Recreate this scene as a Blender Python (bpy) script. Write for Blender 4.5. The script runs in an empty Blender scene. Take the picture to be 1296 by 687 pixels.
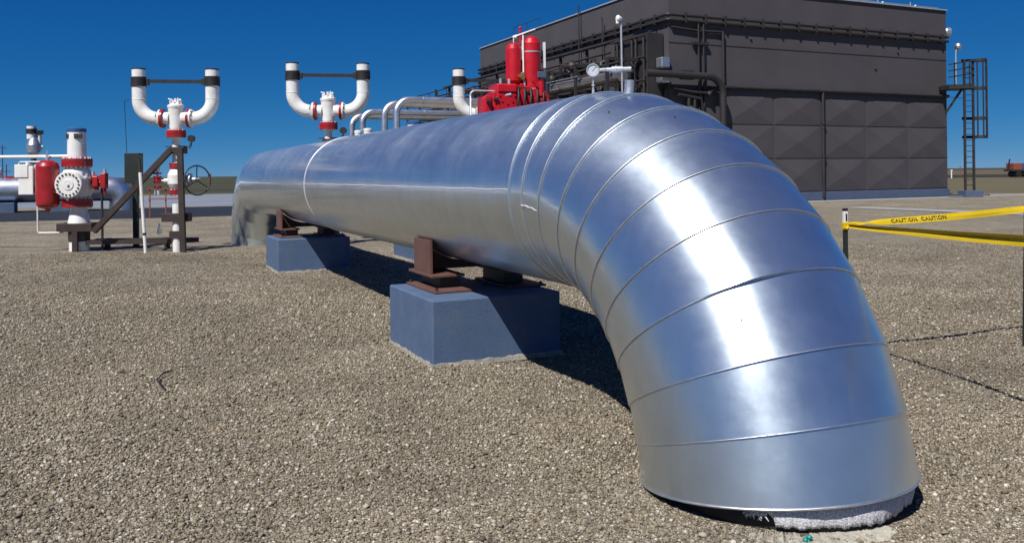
import bpy, bmesh, math, random
import numpy as np
from mathutils import Vector, Matrix
random.seed(7); rng = np.random.default_rng(11)
PI = math.pi
scn = bpy.context.scene
col = scn.collection
F, V0, U0, ROLL, EYE = 1073.6, 219.2, 648.0, 0.0112, 1.6
CR, SR = math.cos(ROLL), math.sin(ROLL)

def at(u, v, y):
    """world point at depth y metres that the lens sees at photo pixel u, v"""
    x, z = (u - U0) / F, -(v - V0) / F
    return Vector(((CR * x + SR * z) * y, y, EYE + (-SR * x + CR * z) * y))

def on_ground(u, v, z=0.0):
    d = at(u, v, 1.0) - Vector((0, 0, EYE))
    t = (z - EYE) / d.z
    return Vector((d.x * t, d.y * t, z))

# ------------------------------------------------------------------ materials
def mat(name, base, rough=0.6, metal=0.0, var=0.12, scale=6.0, bump=0.0, bscale=60.0, coat=0.0, dirt=None, dirt_amt=0.4, dscale=2.0, spec=0.5):
    if metal < .5: base = [c * .72 for c in base]; dirt = [c * .72 for c in dirt] if dirt else None
    m = bpy.data.materials.new(name); m.use_nodes = True
    nt = m.node_tree; N = nt.nodes; L = nt.links
    b = N['Principled BSDF']
    tc = N.new('ShaderNodeTexCoord')
    n1 = N.new('ShaderNodeTexNoise'); n1.inputs['Scale'].default_value = scale; n1.inputs['Detail'].default_value = 6
    L.new(tc.outputs['Object'], n1.inputs['Vector'])
    r = N.new('ShaderNodeMapRange'); r.inputs['From Min'].default_value = .3; r.inputs['From Max'].default_value = .7
    r.inputs['To Min'].default_value = 1 - var; r.inputs['To Max'].default_value = 1 + var
    L.new(n1.outputs['Fac'], r.inputs['Value'])
    mx = N.new('ShaderNodeMix'); mx.data_type = 'RGBA'; mx.blend_type = 'MULTIPLY'; mx.inputs['Factor'].default_value = 1
    mx.inputs['A'].default_value = (*base, 1); L.new(r.outputs['Result'], mx.inputs['B'])
    out = mx.outputs['Result']
    if dirt:
        n2 = N.new('ShaderNodeTexNoise'); n2.inputs['Scale'].default_value = dscale; n2.inputs['Detail'].default_value = 8; n2.inputs['Roughness'].default_value = .65
        L.new(tc.outputs['Object'], n2.inputs['Vector'])
        r2 = N.new('ShaderNodeMapRange'); r2.inputs['From Min'].default_value = .5; r2.inputs['From Max'].default_value = .72
        r2.inputs['To Max'].default_value = dirt_amt
        L.new(n2.outputs['Fac'], r2.inputs['Value'])
        m2 = N.new('ShaderNodeMix'); m2.data_type = 'RGBA'; L.new(r2.outputs['Result'], m2.inputs['Factor'])
        L.new(out, m2.inputs['A']); m2.inputs['B'].default_value = (*dirt, 1); out = m2.outputs['Result']
    L.new(out, b.inputs['Base Color'])
    b.inputs['Metallic'].default_value = metal
    b.inputs['Specular IOR Level'].default_value = spec
    rr = N.new('ShaderNodeMapRange'); rr.inputs['To Min'].default_value = max(.02, rough - .08); rr.inputs['To Max'].default_value = min(1, rough + .08)
    L.new(n1.outputs['Fac'], rr.inputs['Value']); L.new(rr.outputs['Result'], b.inputs['Roughness'])
    if coat: b.inputs['Coat Weight'].default_value = coat; b.inputs['Coat Roughness'].default_value = .15
    if bump:
        n3 = N.new('ShaderNodeTexNoise'); n3.inputs['Scale'].default_value = bscale; n3.inputs['Detail'].default_value = 4
        L.new(tc.outputs['Object'], n3.inputs['Vector'])
        bp = N.new('ShaderNodeBump'); bp.inputs['Strength'].default_value = bump; bp.inputs['Distance'].default_value = .01
        L.new(n3.outputs['Fac'], bp.inputs['Height']); L.new(bp.outputs['Normal'], b.inputs['Normal'])
    return m

M = {}
M['white'] = mat('white_paint', (.98, .98, .96), .35, var=.04, dirt=(.5, .45, .36), dirt_amt=.4, dscale=4, coat=.2)
M['red'] = mat('red_paint', (.42, .012, .016), .4, var=.12, dirt=(.12, .02, .02), dirt_amt=.5, dscale=5, coat=.15)
M['red_bright'] = mat('red_actuator_paint', (.62, .006, .02), .42, var=.1, dirt=(.25, .01, .015), dirt_amt=.5, dscale=7)
M['brown'] = mat('brown_paint', (.050, .034, .030), .55, var=.15, dirt=(.026, .02, .018), dirt_amt=.5, dscale=4)
M['brown_red'] = mat('primer_paint', (.15, .075, .062), .6, var=.15, dirt=(.20, .085, .03), dirt_amt=.6, dscale=9)
M['black'] = mat('black_steel', (.022, .02, .02), .5, var=.2)
M['dark'] = mat('dark_steel', (.03, .027, .027), .6, var=.25, scale=3)
M['green_dark'] = mat('dark_green_paint', (.02, .028, .024), .5, var=.15)
M['bluecap'] = mat('blue_cap', (.03, .11, .33), .5, var=.1)
M['block'] = mat('blue_grey_concrete_paint', (.086, .146, .268), .75, var=.07, scale=5, bump=.25, bscale=45, dirt=(.16, .19, .25), dirt_amt=.5, dscale=3.5)
M['plinth'] = mat('blue_grey_plinth', (.085, .12, .21), .7, var=.1, scale=2)
M['wall'] = mat('brown_wall_panel', (.080, .074, .083), .75, var=.08, scale=.6, bump=.3, bscale=25, dirt=(.069, .060, .066), dirt_amt=.5, dscale=.35)
M['wall_dark'] = mat('dark_trim', (.028, .026, .028), .6, var=.2, scale=1)
M['galv'] = mat('galvanised_steel', (.55, .57, .6), .4, .9, var=.12, scale=4)
M['pale'] = mat('pale_grey_metal', (.50, .54, .60), .45, .3, var=.1)
M['silver'] = mat('aluminium_jacket', (.75, .76, .78), .40, 1, var=.06, scale=3)
M['dullsilver'] = mat('weathered_jacket', (.33, .29, .25), .42, .8, var=.15, scale=2)
M['yellow'] = mat('yellow_tape', (.80, .56, .01), .32, var=.05)
M['concrete'] = mat('concrete', (.42, .41, .39), .85, var=.1, scale=3, bump=.3, bscale=40)
M['cream'] = mat('cream_grout', (.50, .48, .41), .9, var=.18, scale=30, bump=.8, bscale=60, dirt=(.25, .22, .17), dirt_amt=.8, dscale=18)
M['skirt'] = mat('dusty_grout', (.33, .31, .27), .9, var=.2, scale=40, bump=.6, bscale=60)
M['asphalt'] = mat('asphalt', (.030, .036, .052), .9, var=.15, scale=.7, spec=.1)
M['rust'] = mat('rusty_orange', (.30, .07, .03), .7, var=.25)
M['blue'] = mat('blue_paint', (.03, .10, .38), .45, var=.1)
M['teal'] = mat('teal_plastic', (.0, .30, .28), .4, var=.15, scale=30)
M['rubber'] = mat('black_rubber', (.012, .012, .012), .6, var=.2, scale=20)
M['glass'] = mat('dial_face', (.62, .66, .72), .25, var=.05, scale=40)
M['ink'] = mat('black_ink', (.01, .01, .01), .5, var=.1)

def metal_skin():
    m = bpy.data.materials.new('rolled_aluminium_jacket'); m.use_nodes = True
    nt = m.node_tree; N = nt.nodes; L = nt.links; b = N['Principled BSDF']
    tc = N.new('ShaderNodeTexCoord')
    oi = N.new('ShaderNodeObjectInfo')
    def noise(scale, detail, rough=.5, stretch=(1, 1, 1), dist=0.0):
        mp = N.new('ShaderNodeMapping'); mp.inputs['Scale'].default_value = stretch
        L.new(tc.outputs['Object'], mp.inputs['Vector'])
        n = N.new('ShaderNodeTexNoise'); n.inputs['Scale'].default_value = scale; n.inputs['Detail'].default_value = detail
        n.inputs['Roughness'].default_value = rough; n.inputs['Distortion'].default_value = dist
        L.new(mp.outputs['Vector'], n.inputs['Vector']); return n.outputs['Fac']
    def rng_(v, a, b_, c, d):
        r = N.new('ShaderNodeMapRange'); r.inputs['From Min'].default_value = a; r.inputs['From Max'].default_value = b_
        r.inputs['To Min'].default_value = c; r.inputs['To Max'].default_value = d; L.new(v, r.inputs['Value']); return r.outputs['Result']
    def math_(op, x, y):
        n = N.new('ShaderNodeMath'); n.operation = op
        for i, s in enumerate((x, y)):
            if isinstance(s, (int, float)): n.inputs[i].default_value = s
            else: L.new(s, n.inputs[i])
        return n.outputs[0]
    smudge = noise(3.2, 7, .62, dist=.4)
    fine = noise(70, 3)
    streak = noise(9, 5, .6, (1, 1, .16))
    scuff = rng_(noise(26, 6, .7, (1, .5, 1)), .60, .74, 0, 1)
    dust = rng_(noise(1.1, 6, .6), .42, .75, 0, 1)
    base = rng_(smudge, .3, .7, .75, .83)
    base = math_('ADD', base, rng_(streak, .3, .7, -.04, .03))
    base = math_('ADD', base, rng_(oi.outputs['Random'], 0, 1, -.03, .03))
    cmb = N.new('ShaderNodeCombineColor')
    L.new(math_('MULTIPLY', base, .80), cmb.inputs[0]); L.new(math_('MULTIPLY', base, .91), cmb.inputs[1]); L.new(base, cmb.inputs[2])
    L.new(cmb.outputs[0], b.inputs['Base Color'])
    b.inputs['Coat Weight'].default_value = .55; b.inputs['Coat Roughness'].default_value = .13; b.inputs['Coat IOR'].default_value = 1.7
    b.inputs['Metallic'].default_value = .95
    b.inputs['Anisotropic'].default_value = .45
    tg = N.new('ShaderNodeTangent'); tg.direction_type = 'UV_MAP'; tg.uv_map = 'brush'; L.new(tg.outputs[0], b.inputs['Tangent'])
    ro = math_('ADD', rng_(smudge, .3, .7, .295, .33), math_('ADD', math_('MULTIPLY', scuff, .03), rng_(noise(14, 4, .6, (1, .3, 1)), .3, .7, -.015, .015)))
    ro = math_('ADD', ro, math_('MULTIPLY', dust, .07))
    L.new(ro, b.inputs['Roughness'])
    hgt = math_('ADD', math_('MULTIPLY', fine, .012), math_('MULTIPLY', noise(1.3, 2, .4), .28))
    bp = N.new('ShaderNodeBump'); bp.inputs['Strength'].default_value = .35; bp.inputs['Distance'].default_value = .012
    L.new(hgt, bp.inputs['Height']); L.new(bp.outputs['Normal'], b.inputs['Normal'])
    return m
M['metal'] = metal_skin()
M['seam_light'] = mat('bright_seam_edge', (.72, .70, .72), .5, .6, var=.06, scale=20)
M['seam'] = mat('seam_edge', (.80, .80, .82), .42, 1, var=.05, scale=20)

def gravel_mat(near=True):
    m = bpy.data.materials.new('gravel'); m.use_nodes = True
    nt = m.node_tree; N = nt.nodes; L = nt.links; b = N['Principled BSDF']
    tc = N.new('ShaderNodeTexCoord')
    vo = N.new('ShaderNodeTexVoronoi'); vo.inputs['Scale'].default_value = 75; vo.inputs['Randomness'].default_value = 1
    L.new(tc.outputs['Object'], vo.inputs['Vector'])
    sp = N.new('ShaderNodeSeparateColor'); L.new(vo.outputs['Color'], sp.inputs[0])
    rp = N.new('ShaderNodeValToRGB'); stone_ramp(rp); L.new(sp.outputs[0], rp.inputs['Fac'])
    vo2 = N.new('ShaderNodeTexVoronoi'); vo2.inputs['Scale'].default_value = 9; L.new(tc.outputs['Object'], vo2.inputs['Vector'])
    sp2 = N.new('ShaderNodeSeparateColor'); L.new(vo2.outputs['Color'], sp2.inputs[0])
    n = N.new('ShaderNodeTexNoise'); n.inputs['Scale'].default_value = .55; n.inputs['Detail'].default_value = 5; n.inputs['Roughness'].default_value = .55; n.inputs['Distortion'].default_value = .6
    L.new(tc.outputs['Object'], n.inputs['Vector'])
    r = N.new('ShaderNodeMapRange'); r.inputs['From Min'].default_value = .3; r.inputs['From Max'].default_value = .7; r.inputs['To Min'].default_value = .88; r.inputs['To Max'].default_value = 1.36
    L.new(n.outputs['Fac'], r.inputs['Value'])
    r3 = N.new('ShaderNodeMapRange'); r3.inputs['To Min'].default_value = .82; r3.inputs['To Max'].default_value = 1.15; L.new(sp2.outputs[1], r3.inputs['Value'])
    mm = N.new('ShaderNodeMath'); mm.operation = 'MULTIPLY'; L.new(r.outputs['Result'], mm.inputs[0]); L.new(r3.outputs['Result'], mm.inputs[1])
    mx = N.new('ShaderNodeMix'); mx.data_type = 'RGBA'; mx.blend_type = 'MULTIPLY'; mx.inputs['Factor'].default_value = 1
    L.new(rp.outputs['Color'], mx.inputs['A']); L.new(mm.outputs[0], mx.inputs['B'])
    L.new(mx.outputs['Result'], b.inputs['Base Color'])
    b.inputs['Roughness'].default_value = .85; b.inputs['Specular IOR Level'].default_value = .3
    bp = N.new('ShaderNodeBump'); bp.inputs['Strength'].default_value = 1; bp.inputs['Distance'].default_value = .02; bp.invert = True
    L.new(vo.outputs['Distance'], bp.inputs['Height']); L.new(bp.outputs['Normal'], b.inputs['Normal'])
    return m

def stone_ramp(rp):
    cr = rp.color_ramp; cr.interpolation = 'LINEAR'
    pts = [(0, (.10, .085, .065)), (.18, (.19, .165, .13)), (.4, (.28, .245, .195)), (.58, (.33, .30, .25)), (.72, (.27, .22, .15)), (.86, (.40, .37, .32)), (.95, (.52, .50, .46)), (1, (.68, .66, .62))]
    pts = [(p, (c[0] * .735, c[1] * .708, c[2] * .648)) for p, c in pts]
    while len(cr.elements) < len(pts): cr.elements.new(.5)
    for e, (p, c) in zip(cr.elements, pts): e.position = p; e.color = (*c, 1)

def stone_mat():
    m = bpy.data.materials.new('gravel_stone'); m.use_nodes = True
    nt = m.node_tree; N = nt.nodes; L = nt.links; b = N['Principled BSDF']
    a = N.new('ShaderNodeAttribute'); a.attribute_name = 'stone'; 
    rp = N.new('ShaderNodeValToRGB'); stone_ramp(rp); L.new(a.outputs['Fac'], rp.inputs['Fac'])
    tc = N.new('ShaderNodeTexCoord')
    n = N.new('ShaderNodeTexNoise'); n.inputs['Scale'].default_value = .55; n.inputs['Detail'].default_value = 5; n.inputs['Roughness'].default_value = .55; n.inputs['Distortion'].default_value = .6
    L.new(tc.outputs['Object'], n.inputs['Vector'])
    r = N.new('ShaderNodeMapRange'); r.inputs['From Min'].default_value = .3; r.inputs['From Max'].default_value = .7; r.inputs['To Min'].default_value = .78; r.inputs['To Max'].default_value = 1.2
    L.new(n.outputs['Fac'], r.inputs['Value'])
    mx = N.new('ShaderNodeMix'); mx.data_type = 'RGBA'; mx.blend_type = 'MULTIPLY'; mx.inputs['Factor'].default_value = 1
    L.new(rp.outputs['Color'], mx.inputs['A']); L.new(r.outputs['Result'], mx.inputs['B'])
    L.new(mx.outputs['Result'], b.inputs['Base Color'])
    b.inputs['Roughness'].default_value = .75; b.inputs['Specular IOR Level'].default_value = .35
    return m

def field_mat(name, cols, sx, sy):
    m = bpy.data.materials.new(name); m.use_nodes = True
    nt = m.node_tree; N = nt.nodes; L = nt.links; b = N['Principled BSDF']
    tc = N.new('ShaderNodeTexCoord'); mp = N.new('ShaderNodeMapping'); mp.inputs['Scale'].default_value = (sx, sy, 1)
    L.new(tc.outputs['Object'], mp.inputs['Vector'])
    n = N.new('ShaderNodeTexNoise'); n.inputs['Scale'].default_value = 1; n.inputs['Detail'].default_value = 9; n.inputs['Roughness'].default_value = .65
    L.new(mp.outputs['Vector'], n.inputs['Vector'])
    rp = N.new('ShaderNodeValToRGB'); cr = rp.color_ramp
    while len(cr.elements) < len(cols): cr.elements.new(.5)
    for i, (e, c) in enumerate(zip(cr.elements, cols)): e.position = .3 + .4 * i / (len(cols) - 1); e.color = (*[k_ * .74 for k_ in c], 1)
    L.new(n.outputs['Fac'], rp.inputs['Fac']); L.new(rp.outputs['Color'], b.inputs['Base Color'])
    b.inputs['Roughness'].default_value = .95; b.inputs['Specular IOR Level'].default_value = .1
    return m

# ------------------------------------------------------------------ mesh building
class MB:
    def __init__(s): s.v = []; s.f = []; s.sm = []
    def add(s, vs, fs, smooth=False):
        o = len(s.v); s.v += [tuple(p) for p in vs]
        for f in fs: s.f.append([i + o for i in f]); s.sm.append(smooth)
        return s
    def box(s, lo, hi, bev=0.0, rz=0.0, c=None):
        bm = bmesh.new(); bmesh.ops.create_cube(bm, size=1)
        lo, hi = Vector(lo), Vector(hi); d = hi - lo; m = (lo + hi) / 2
        for v in bm.verts: v.co = Vector((v.co.x * d.x, v.co.y * d.y, v.co.z * d.z)) + m
        if bev: bmesh.ops.bevel(bm, geom=list(bm.edges), offset=bev, segments=2, profile=.5, affect='EDGES')
        if rz:
            R = Matrix.Rotation(rz, 3, 'Z'); c = Vector(c) if c else m
            for v in bm.verts: v.co = R @ (v.co - c) + c
        bm.verts.index_update(); s.add([v.co.copy() for v in bm.verts], [[v.index for v in f.verts] for f in bm.faces]); bm.free(); return s
    def bar(s, p0, p1, w, t):
        """rectangular bar from p0 to p1"""
        p0, p1 = Vector(p0), Vector(p1); d = (p1 - p0).normalized()
        up = Vector((0, 0, 1)) if abs(d.z) < .95 else Vector((0, 1, 0))
        a = d.cross(up).normalized(); b = a.cross(d)
        vs = [p + a * sx * w / 2 + b * sy * t / 2 for p in (p0, p1) for sx, sy in ((-1, -1), (1, -1), (1, 1), (-1, 1))]
        return s.add(vs, [(3, 2, 1, 0), (4, 5, 6, 7), (0, 1, 5, 4), (1, 2, 6, 5), (2, 3, 7, 6), (3, 0, 4, 7)])
    def lathe(s, p0, axis, prof, n=24, caps=(True, True)):
        """prof: list of (distance along axis, radius)"""
        p0 = Vector(p0); d = Vector(axis).normalized()
        up = Vector((0, 0, 1)) if abs(d.z) < .95 else Vector((1, 0, 0))
        a = d.cross(up).normalized(); b = d.cross(a)
        ring = lambda t, r: [p0 + d * t + (a * math.cos(2 * PI * k / n) + b * math.sin(2 * PI * k / n)) * r for k in range(n)]
        for (t0, r0), (t1, r1) in zip(prof[:-1], prof[1:]):
            s.add(ring(t0, r0) + ring(t1, r1), [(k, (k + 1) % n, n + (k + 1) % n, n + k) for k in range(n)], True)
        if caps[0] and prof[0][1] > 1e-6: s.add(ring(*prof[0]), [tuple(range(n))[::-1]])
        if caps[1] and prof[-1][1] > 1e-6: s.add(ring(*prof[-1]), [tuple(range(n))])
        return s
    def cyl(s, p0, p1, r, r1=None, n=20):
        p0, p1 = Vector(p0), Vector(p1)
        return s.lathe(p0, p1 - p0, [(0, r), ((p1 - p0).length, r if r1 is None else r1)], n)
    def ball(s, c, r, n=18, sz=1.0):
        c = Vector(c); k = n // 2; vs = []; fs = []
        for i in range(k + 1):
            th = PI * i / k
            for j in range(n):
                ph = 2 * PI * j / n; vs.append(c + Vector((r * math.sin(th) * math.cos(ph), r * math.sin(th) * math.sin(ph), r * math.cos(th) * sz)))
        for i in range(k):
            for j in range(n): fs.append((i * n + j, (i + 1) * n + j, (i + 1) * n + (j + 1) % n, i * n + (j + 1) % n))
        return s.add(vs, fs, True)
    def tube(s, pts, r, n=14, caps=True):
        pts = [Vector(p) for p in pts]; rings = []; prev = None
        for i, p in enumerate(pts):
            d = (pts[min(i + 1, len(pts) - 1)] - pts[max(i - 1, 0)]).normalized()
            if prev is None:
                up = Vector((0, 0, 1)) if abs(d.z) < .9 else Vector((0, 1, 0)); a = d.cross(up).normalized()
            else: a = (prev - d * prev.dot(d)).normalized()
            prev = a; b = d.cross(a); rr = r[i] if isinstance(r, (list, tuple)) else r
            rings.append([p + (a * math.cos(2 * PI * k / n) + b * math.sin(2 * PI * k / n)) * rr for k in range(n)])
        vs = [q for rg in rings for q in rg]
        s.add(vs, [(i * n + k, i * n + (k + 1) % n, (i + 1) * n + (k + 1) % n, (i + 1) * n + k) for i in range(len(pts) - 1) for k in range(n)], True)
        if caps: s.add(rings[0], [tuple(range(n))[::-1]]); s.add(rings[-1], [tuple(range(n))])
        return s
    def ring(s, c, axis, R, r, n=28, m=8):
        c = Vector(c); d = Vector(axis).normalized(); up = Vector((0, 0, 1)) if abs(d.z) < .95 else Vector((1, 0, 0))
        a = d.cross(up).normalized(); b = d.cross(a); vs = []
        for i in range(n):
            rad = a * math.cos(2 * PI * i / n) + b * math.sin(2 * PI * i / n)
            for j in range(m): vs.append(c + rad * (R + r * math.cos(2 * PI * j / m)) + d * r * math.sin(2 * PI * j / m))
        return s.add(vs, [(i * m + j, ((i + 1) % n) * m + j, ((i + 1) % n) * m + (j + 1) % m, i * m + (j + 1) % m) for i in range(n) for j in range(m)], True)
    def bolts(s, c, axis, R, r, h, n=12, ph=0.0):
        c = Vector(c); d = Vector(axis).normalized(); up = Vector((0, 0, 1)) if abs(d.z) < .95 else Vector((1, 0, 0))
        a = d.cross(up).normalized(); b = d.cross(a)
        for i in range(n):
            q = c + (a * math.cos(2 * PI * i / n + ph) + b * math.sin(2 * PI * i / n + ph)) * R
            s.cyl(q - d * h / 2, q + d * h / 2, r, n=6)
        return s
    def build(s, name, m, parent=None, fix=True):
        me = bpy.data.meshes.new(name); me.from_pydata(s.v, [], s.f); me.update()
        me.polygons.foreach_set('use_smooth', s.sm)
        if fix:
            bm = bmesh.new(); bm.from_mesh(me); bmesh.ops.recalc_face_normals(bm, faces=bm.faces); bm.to_mesh(me); bm.free()
        me.materials.append(M[m] if isinstance(m, str) else m)
        o = bpy.data.objects.new(name, me); col.objects.link(o)
        if parent: o.parent = parent
        return o

def arc(c, r, a, b, t0, t1, n=12):
    c, a, b = Vector(c), Vector(a), Vector(b)
    return [c + a * r * math.cos(t0 + (t1 - t0) * i / n) + b * r * math.sin(t0 + (t1 - t0) * i / n) for i in range(n + 1)]

def tag(o, label=None, cat=None, group=None, kind=None):
    if label: o['label'] = label
    if cat: o['category'] = cat
    if group: o['group'] = group
    if kind: o['kind'] = kind
    return o

def thing(name, loc, label, cat, rz=0.0, group=None):
    o = bpy.data.objects.new(name, None); col.objects.link(o); o.empty_display_size = .2
    o.location = loc; o.rotation_euler = (0, 0, rz); return tag(o, label, cat, group)

def dup(root, loc, rz=None, label=None, scale=None):
    r = root.copy(); col.objects.link(r); r.location = loc
    if rz is not None: r.rotation_euler = (0, 0, rz)
    if scale: r.scale = (scale,) * 3
    if label: r['label'] = label
    for ch in list(root.children):
        c = ch.copy(); col.objects.link(c); c.parent = r
        for g in list(ch.children):
            d = g.copy(); col.objects.link(d); d.parent = c
    return r

X, Y, Z = Vector((1, 0, 0)), Vector((0, 1, 0)), Vector((0, 0, 1))
RZ = 0.4392                                  # the whole yard is laid out on this grid
E_ = Vector((math.cos(RZ), math.sin(RZ), 0)); W_ = Vector((-math.sin(RZ), math.cos(RZ), 0))

# ------------------------------------------------------------------ the insulated pipe
H, R, RB, LEN = 1.461, 0.6953, 1.6945, 13.9
PX = Vector((0.6512, 5.9927, 0))
pipe = thing('insulated_pipe', PX, 'huge silver aluminium clad pipe bending down into the gravel at both ends', 'pipe', RZ)

def ring_pt(th, phi, r, far=False, sag=0.0):
    s = 1 if far else -1; yo = LEN if far else 0
    rad = Vector((0, s * math.sin(th), math.cos(th)))
    return Vector((0, yo, H - RB)) + rad * RB + (X * math.cos(phi) + rad * math.sin(phi)) * r
NP = 144
def gore(t0, t1, r0, r1, far, name, flare=None, lip=True):
    mb = MB(); rows = []
    K = 5
    for i in range(K + 1):
        f = i / K; row = []
        for k in range(NP):
            ph = 2 * PI * k / NP
            p = ring_pt(t0, ph, r0, far).lerp(ring_pt(t1, ph, r1 + (flare(ph) if flare else 0), far), f)
            row.append(p)
        rows.append(row)
    if lip:                                   # rolled-in edge at the free end, gives the sheet its thickness
        rows.append([ring_pt(t1, 2 * PI * k / NP, r1 - .012 + (flare(2 * PI * k / NP) if flare else 0), far) for k in range(NP)])
    vs = [p for r_ in rows[:K + 1] for p in r_]
    mb.add(vs, [(i * NP + k, i * NP + (k + 1) % NP, (i + 1) * NP + (k + 1) % NP, (i + 1) * NP + k) for i in range(K) for k in range(NP)], True)
    if lip:
        vs = rows[K] + rows[K + 1]
        mb.add(vs, [(k, (k + 1) % NP, NP + (k + 1) % NP, NP + k) for k in range(NP)])
    return brushed(mb.build(name, 'metal', pipe), K)

def brushed(o, K):
    # U runs along the pipe, V round it: the sheet was brushed round the pipe
    me = o.data; uv = me.uv_layers.new(name='brush').data
    for p in me.polygons:
        wrap = p.index % NP == NP - 1
        for li in p.loop_indices:
            vi = me.loops[li].vertex_index; i, k = divmod(vi, NP)
            uv[li].uv = (i / 8, 1.0 if (wrap and k == 0) else k / NP)
    return o

def cyl_section(y0, y1, r0, r1, name):
    mb = MB(); K = 8; vs = []
    for i in range(K + 1):
        f = i / K
        for k in range(NP):
            ph = 2 * PI * k / NP; r = r0 + (r1 - r0) * f
            vs.append(Vector((r * math.cos(ph), y0 + (y1 - y0) * f, H + r * math.sin(ph))))
    mb.add(vs, [(i * NP + k, i * NP + (k + 1) % NP, (i + 1) * NP + (k + 1) % NP, (i + 1) * NP + k) for i in range(K) for k in range(NP)], True)
    for i in (0, K):
        r = (r0, r1)[i > 0]; y = (y0, y1)[i > 0]
        a = [Vector((r * math.cos(2 * PI * k / NP), y, H + r * math.sin(2 * PI * k / NP))) for k in range(NP)]
        b = [Vector(((r - .012) * math.cos(2 * PI * k / NP), y, H + (r - .012) * math.sin(2 * PI * k / NP))) for k in range(NP)]
        mb.add(a + b, [(k, (k + 1) % NP, NP + (k + 1) % NP, NP + k) for k in range(NP)])
    return brushed(mb.build(name, 'metal', pipe), K)

cyl_section(7.0, LEN + .02, R - .012, R - .012, 'far_casing')
cyl_section(.11, 7.1, R + .001, R - .002, 'straight_casing')
seams = [math.radians(a) for a in (2.9, 11.1, 20.7, 29.6, 38.2, 46.8, 55.5, 65.0, 73.4, 81.8)]
cyl_section(-.02, .14, R - .003, R - .006, 'casing_collar')
def flare6(ph):                               # the sheet has sprung open a little on the camera side
    d = (ph - math.radians(118) + PI) % (2 * PI) - PI
    return .016 * math.exp(-(d / .30) ** 2)
prev = -.015
for i, t in enumerate(seams):
    gore(prev - .004, t + .004, R - .004, R + .004, False, 'elbow_gore', flare6 if i == 6 else None)
    prev = t
fs = [math.radians(a) for a in (22, 45, 68, 92)]
prev = 0.0
for t in fs:
    gore(prev, t, R - .014, R - .010, True, 'elbow_gore', None, t < 1.5); prev = t
# thin raised beads that catch the light on the seams
def bead(th, r, a0, a1, w, name, far=False):
    mb = MB(); n = 90
    mb.tube([ring_pt(th, a0 + (a1 - a0) * i / n, r, far) for i in range(n + 1)], w, 6)
    return mb.build(name, 'seam', pipe)
for i, t in enumerate(seams[:-1]):
    bead(t + .0045, R + .003, 0.0, 2 * PI, .0026 if i > 3 else .0038, 'seam_bead')
bead(seams[-1] + .003, R + .003, 0.0, 2 * PI, .006, 'seam_bead')
mb = MB(); n = 90
mb.tube([Vector((R * math.cos(2 * PI * i / n), 6.99, H + R * math.sin(2 * PI * i / n))) for i in range(n + 1)], .0065, 8); mb.build('joint_band', 'seam_light', pipe)
mb = MB(); n = 90
mb.tube([Vector(((R + .002) * math.cos(2 * PI * i / n), .115, H + (R + .002) * math.sin(2 * PI * i / n))) for i in range(n + 1)], .0028, 6); mb.build('joint_band', 'silver', pipe)
ph = math.radians(178)
mb = MB(); q = lambda y, p=ph, e=.003: Vector(((R + e) * math.cos(p), y, H + (R + e) * math.sin(p)))
mb.tube([q(6.98 - 6.86 * i / 40, ph + .004 * math.sin(i * 1.7)) for i in range(41)], .006, 6); mb.build('side_seam', 'seam_light', pipe)
mb = MB()
mb.tube([ring_pt(seams[0] + (seams[1] - seams[0]) * i / 8, math.radians(186) + .005 * math.sin(i * 2), R + .003) for i in range(9)], .005, 6)
mb.build('side_seam', 'seam_light', pipe)
# dark inner pipe and the felt insulation that hangs out under the near end
th_e = seams[-1]
rad = Vector((0, -math.sin(th_e), math.cos(th_e))); axd = Vector((0, -math.cos(th_e), -math.sin(th_e))); ec = Vector((0, 0, H - RB)) + rad * RB
mb = MB(); mb.cyl(ec - axd * .25, ec + axd * .7, R - .075, n=72); mb.build('inner_pipe', 'rubber', pipe)
def felt_mat():
    m = bpy.data.materials.new('white_felt'); m.use_nodes = True
    nt = m.node_tree; N = nt.nodes; L = nt.links; b = N['Principled BSDF']
    tc = N.new('ShaderNodeTexCoord')
    v = N.new('ShaderNodeTexNoise'); v.inputs['Scale'].default_value = 120; v.inputs['Detail'].default_value = 8; L.new(tc.outputs['Object'], v.inputs['Vector'])
    rp = N.new('ShaderNodeValToRGB'); rp.color_ramp.elements[0].position = .3; rp.color_ramp.elements[0].color = (.28, .28, .30, 1); rp.color_ramp.elements[1].position = .62; rp.color_ramp.elements[1].color = (.68, .68, .71, 1)
    L.new(v.outputs['Fac'], rp.inputs['Fac']); L.new(rp.outputs['Color'], b.inputs['Base Color'])
    b.inputs['Roughness'].default_value = .95
    bp = N.new('ShaderNodeBump'); bp.inputs['Strength'].default_value = .7; bp.inputs['Distance'].default_value = .008
    L.new(v.outputs['Fac'], bp.inputs['Height']); L.new(bp.outputs['Normal'], b.inputs['Normal'])
    return m
mb = MB(); n, K = 200, 8
a0, a1 = math.radians(22), math.radians(143)
rows = []
for j in range(K + 1):
    row = []
    for i in range(n + 1):
        f = i / n; a = a0 + (a1 - a0) * f
        edge = 1 if f < .915 else (max(.12, .6 - (f - .915) / .03 * .5) if f < .945 else .42 + .12 * math.sin(f * 160))
        base = R - .048 + .008 * math.sin(a * 9) + .014 * math.sin(j / K * PI)
        p = ec + (X * math.cos(a) + rad * math.sin(a)) * base
        drop = (p.z + .022 - .004 * math.sin(a * 23) - .003 * math.sin(a * 61) - rng.random() * .010) * edge
        p = p + (X * math.cos(a) + rad * math.sin(a)) * (rng.random() * .003) - axd * .02 + axd * (drop + .02) * j / K
        row.append(p)
    rows.append(row)
mb.add([p for r_ in rows for p in r_], [(j * (n + 1) + i, j * (n + 1) + i + 1, (j + 1) * (n + 1) + i + 1, (j + 1) * (n + 1) + i) for j in range(K) for i in range(n)], True)
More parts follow.
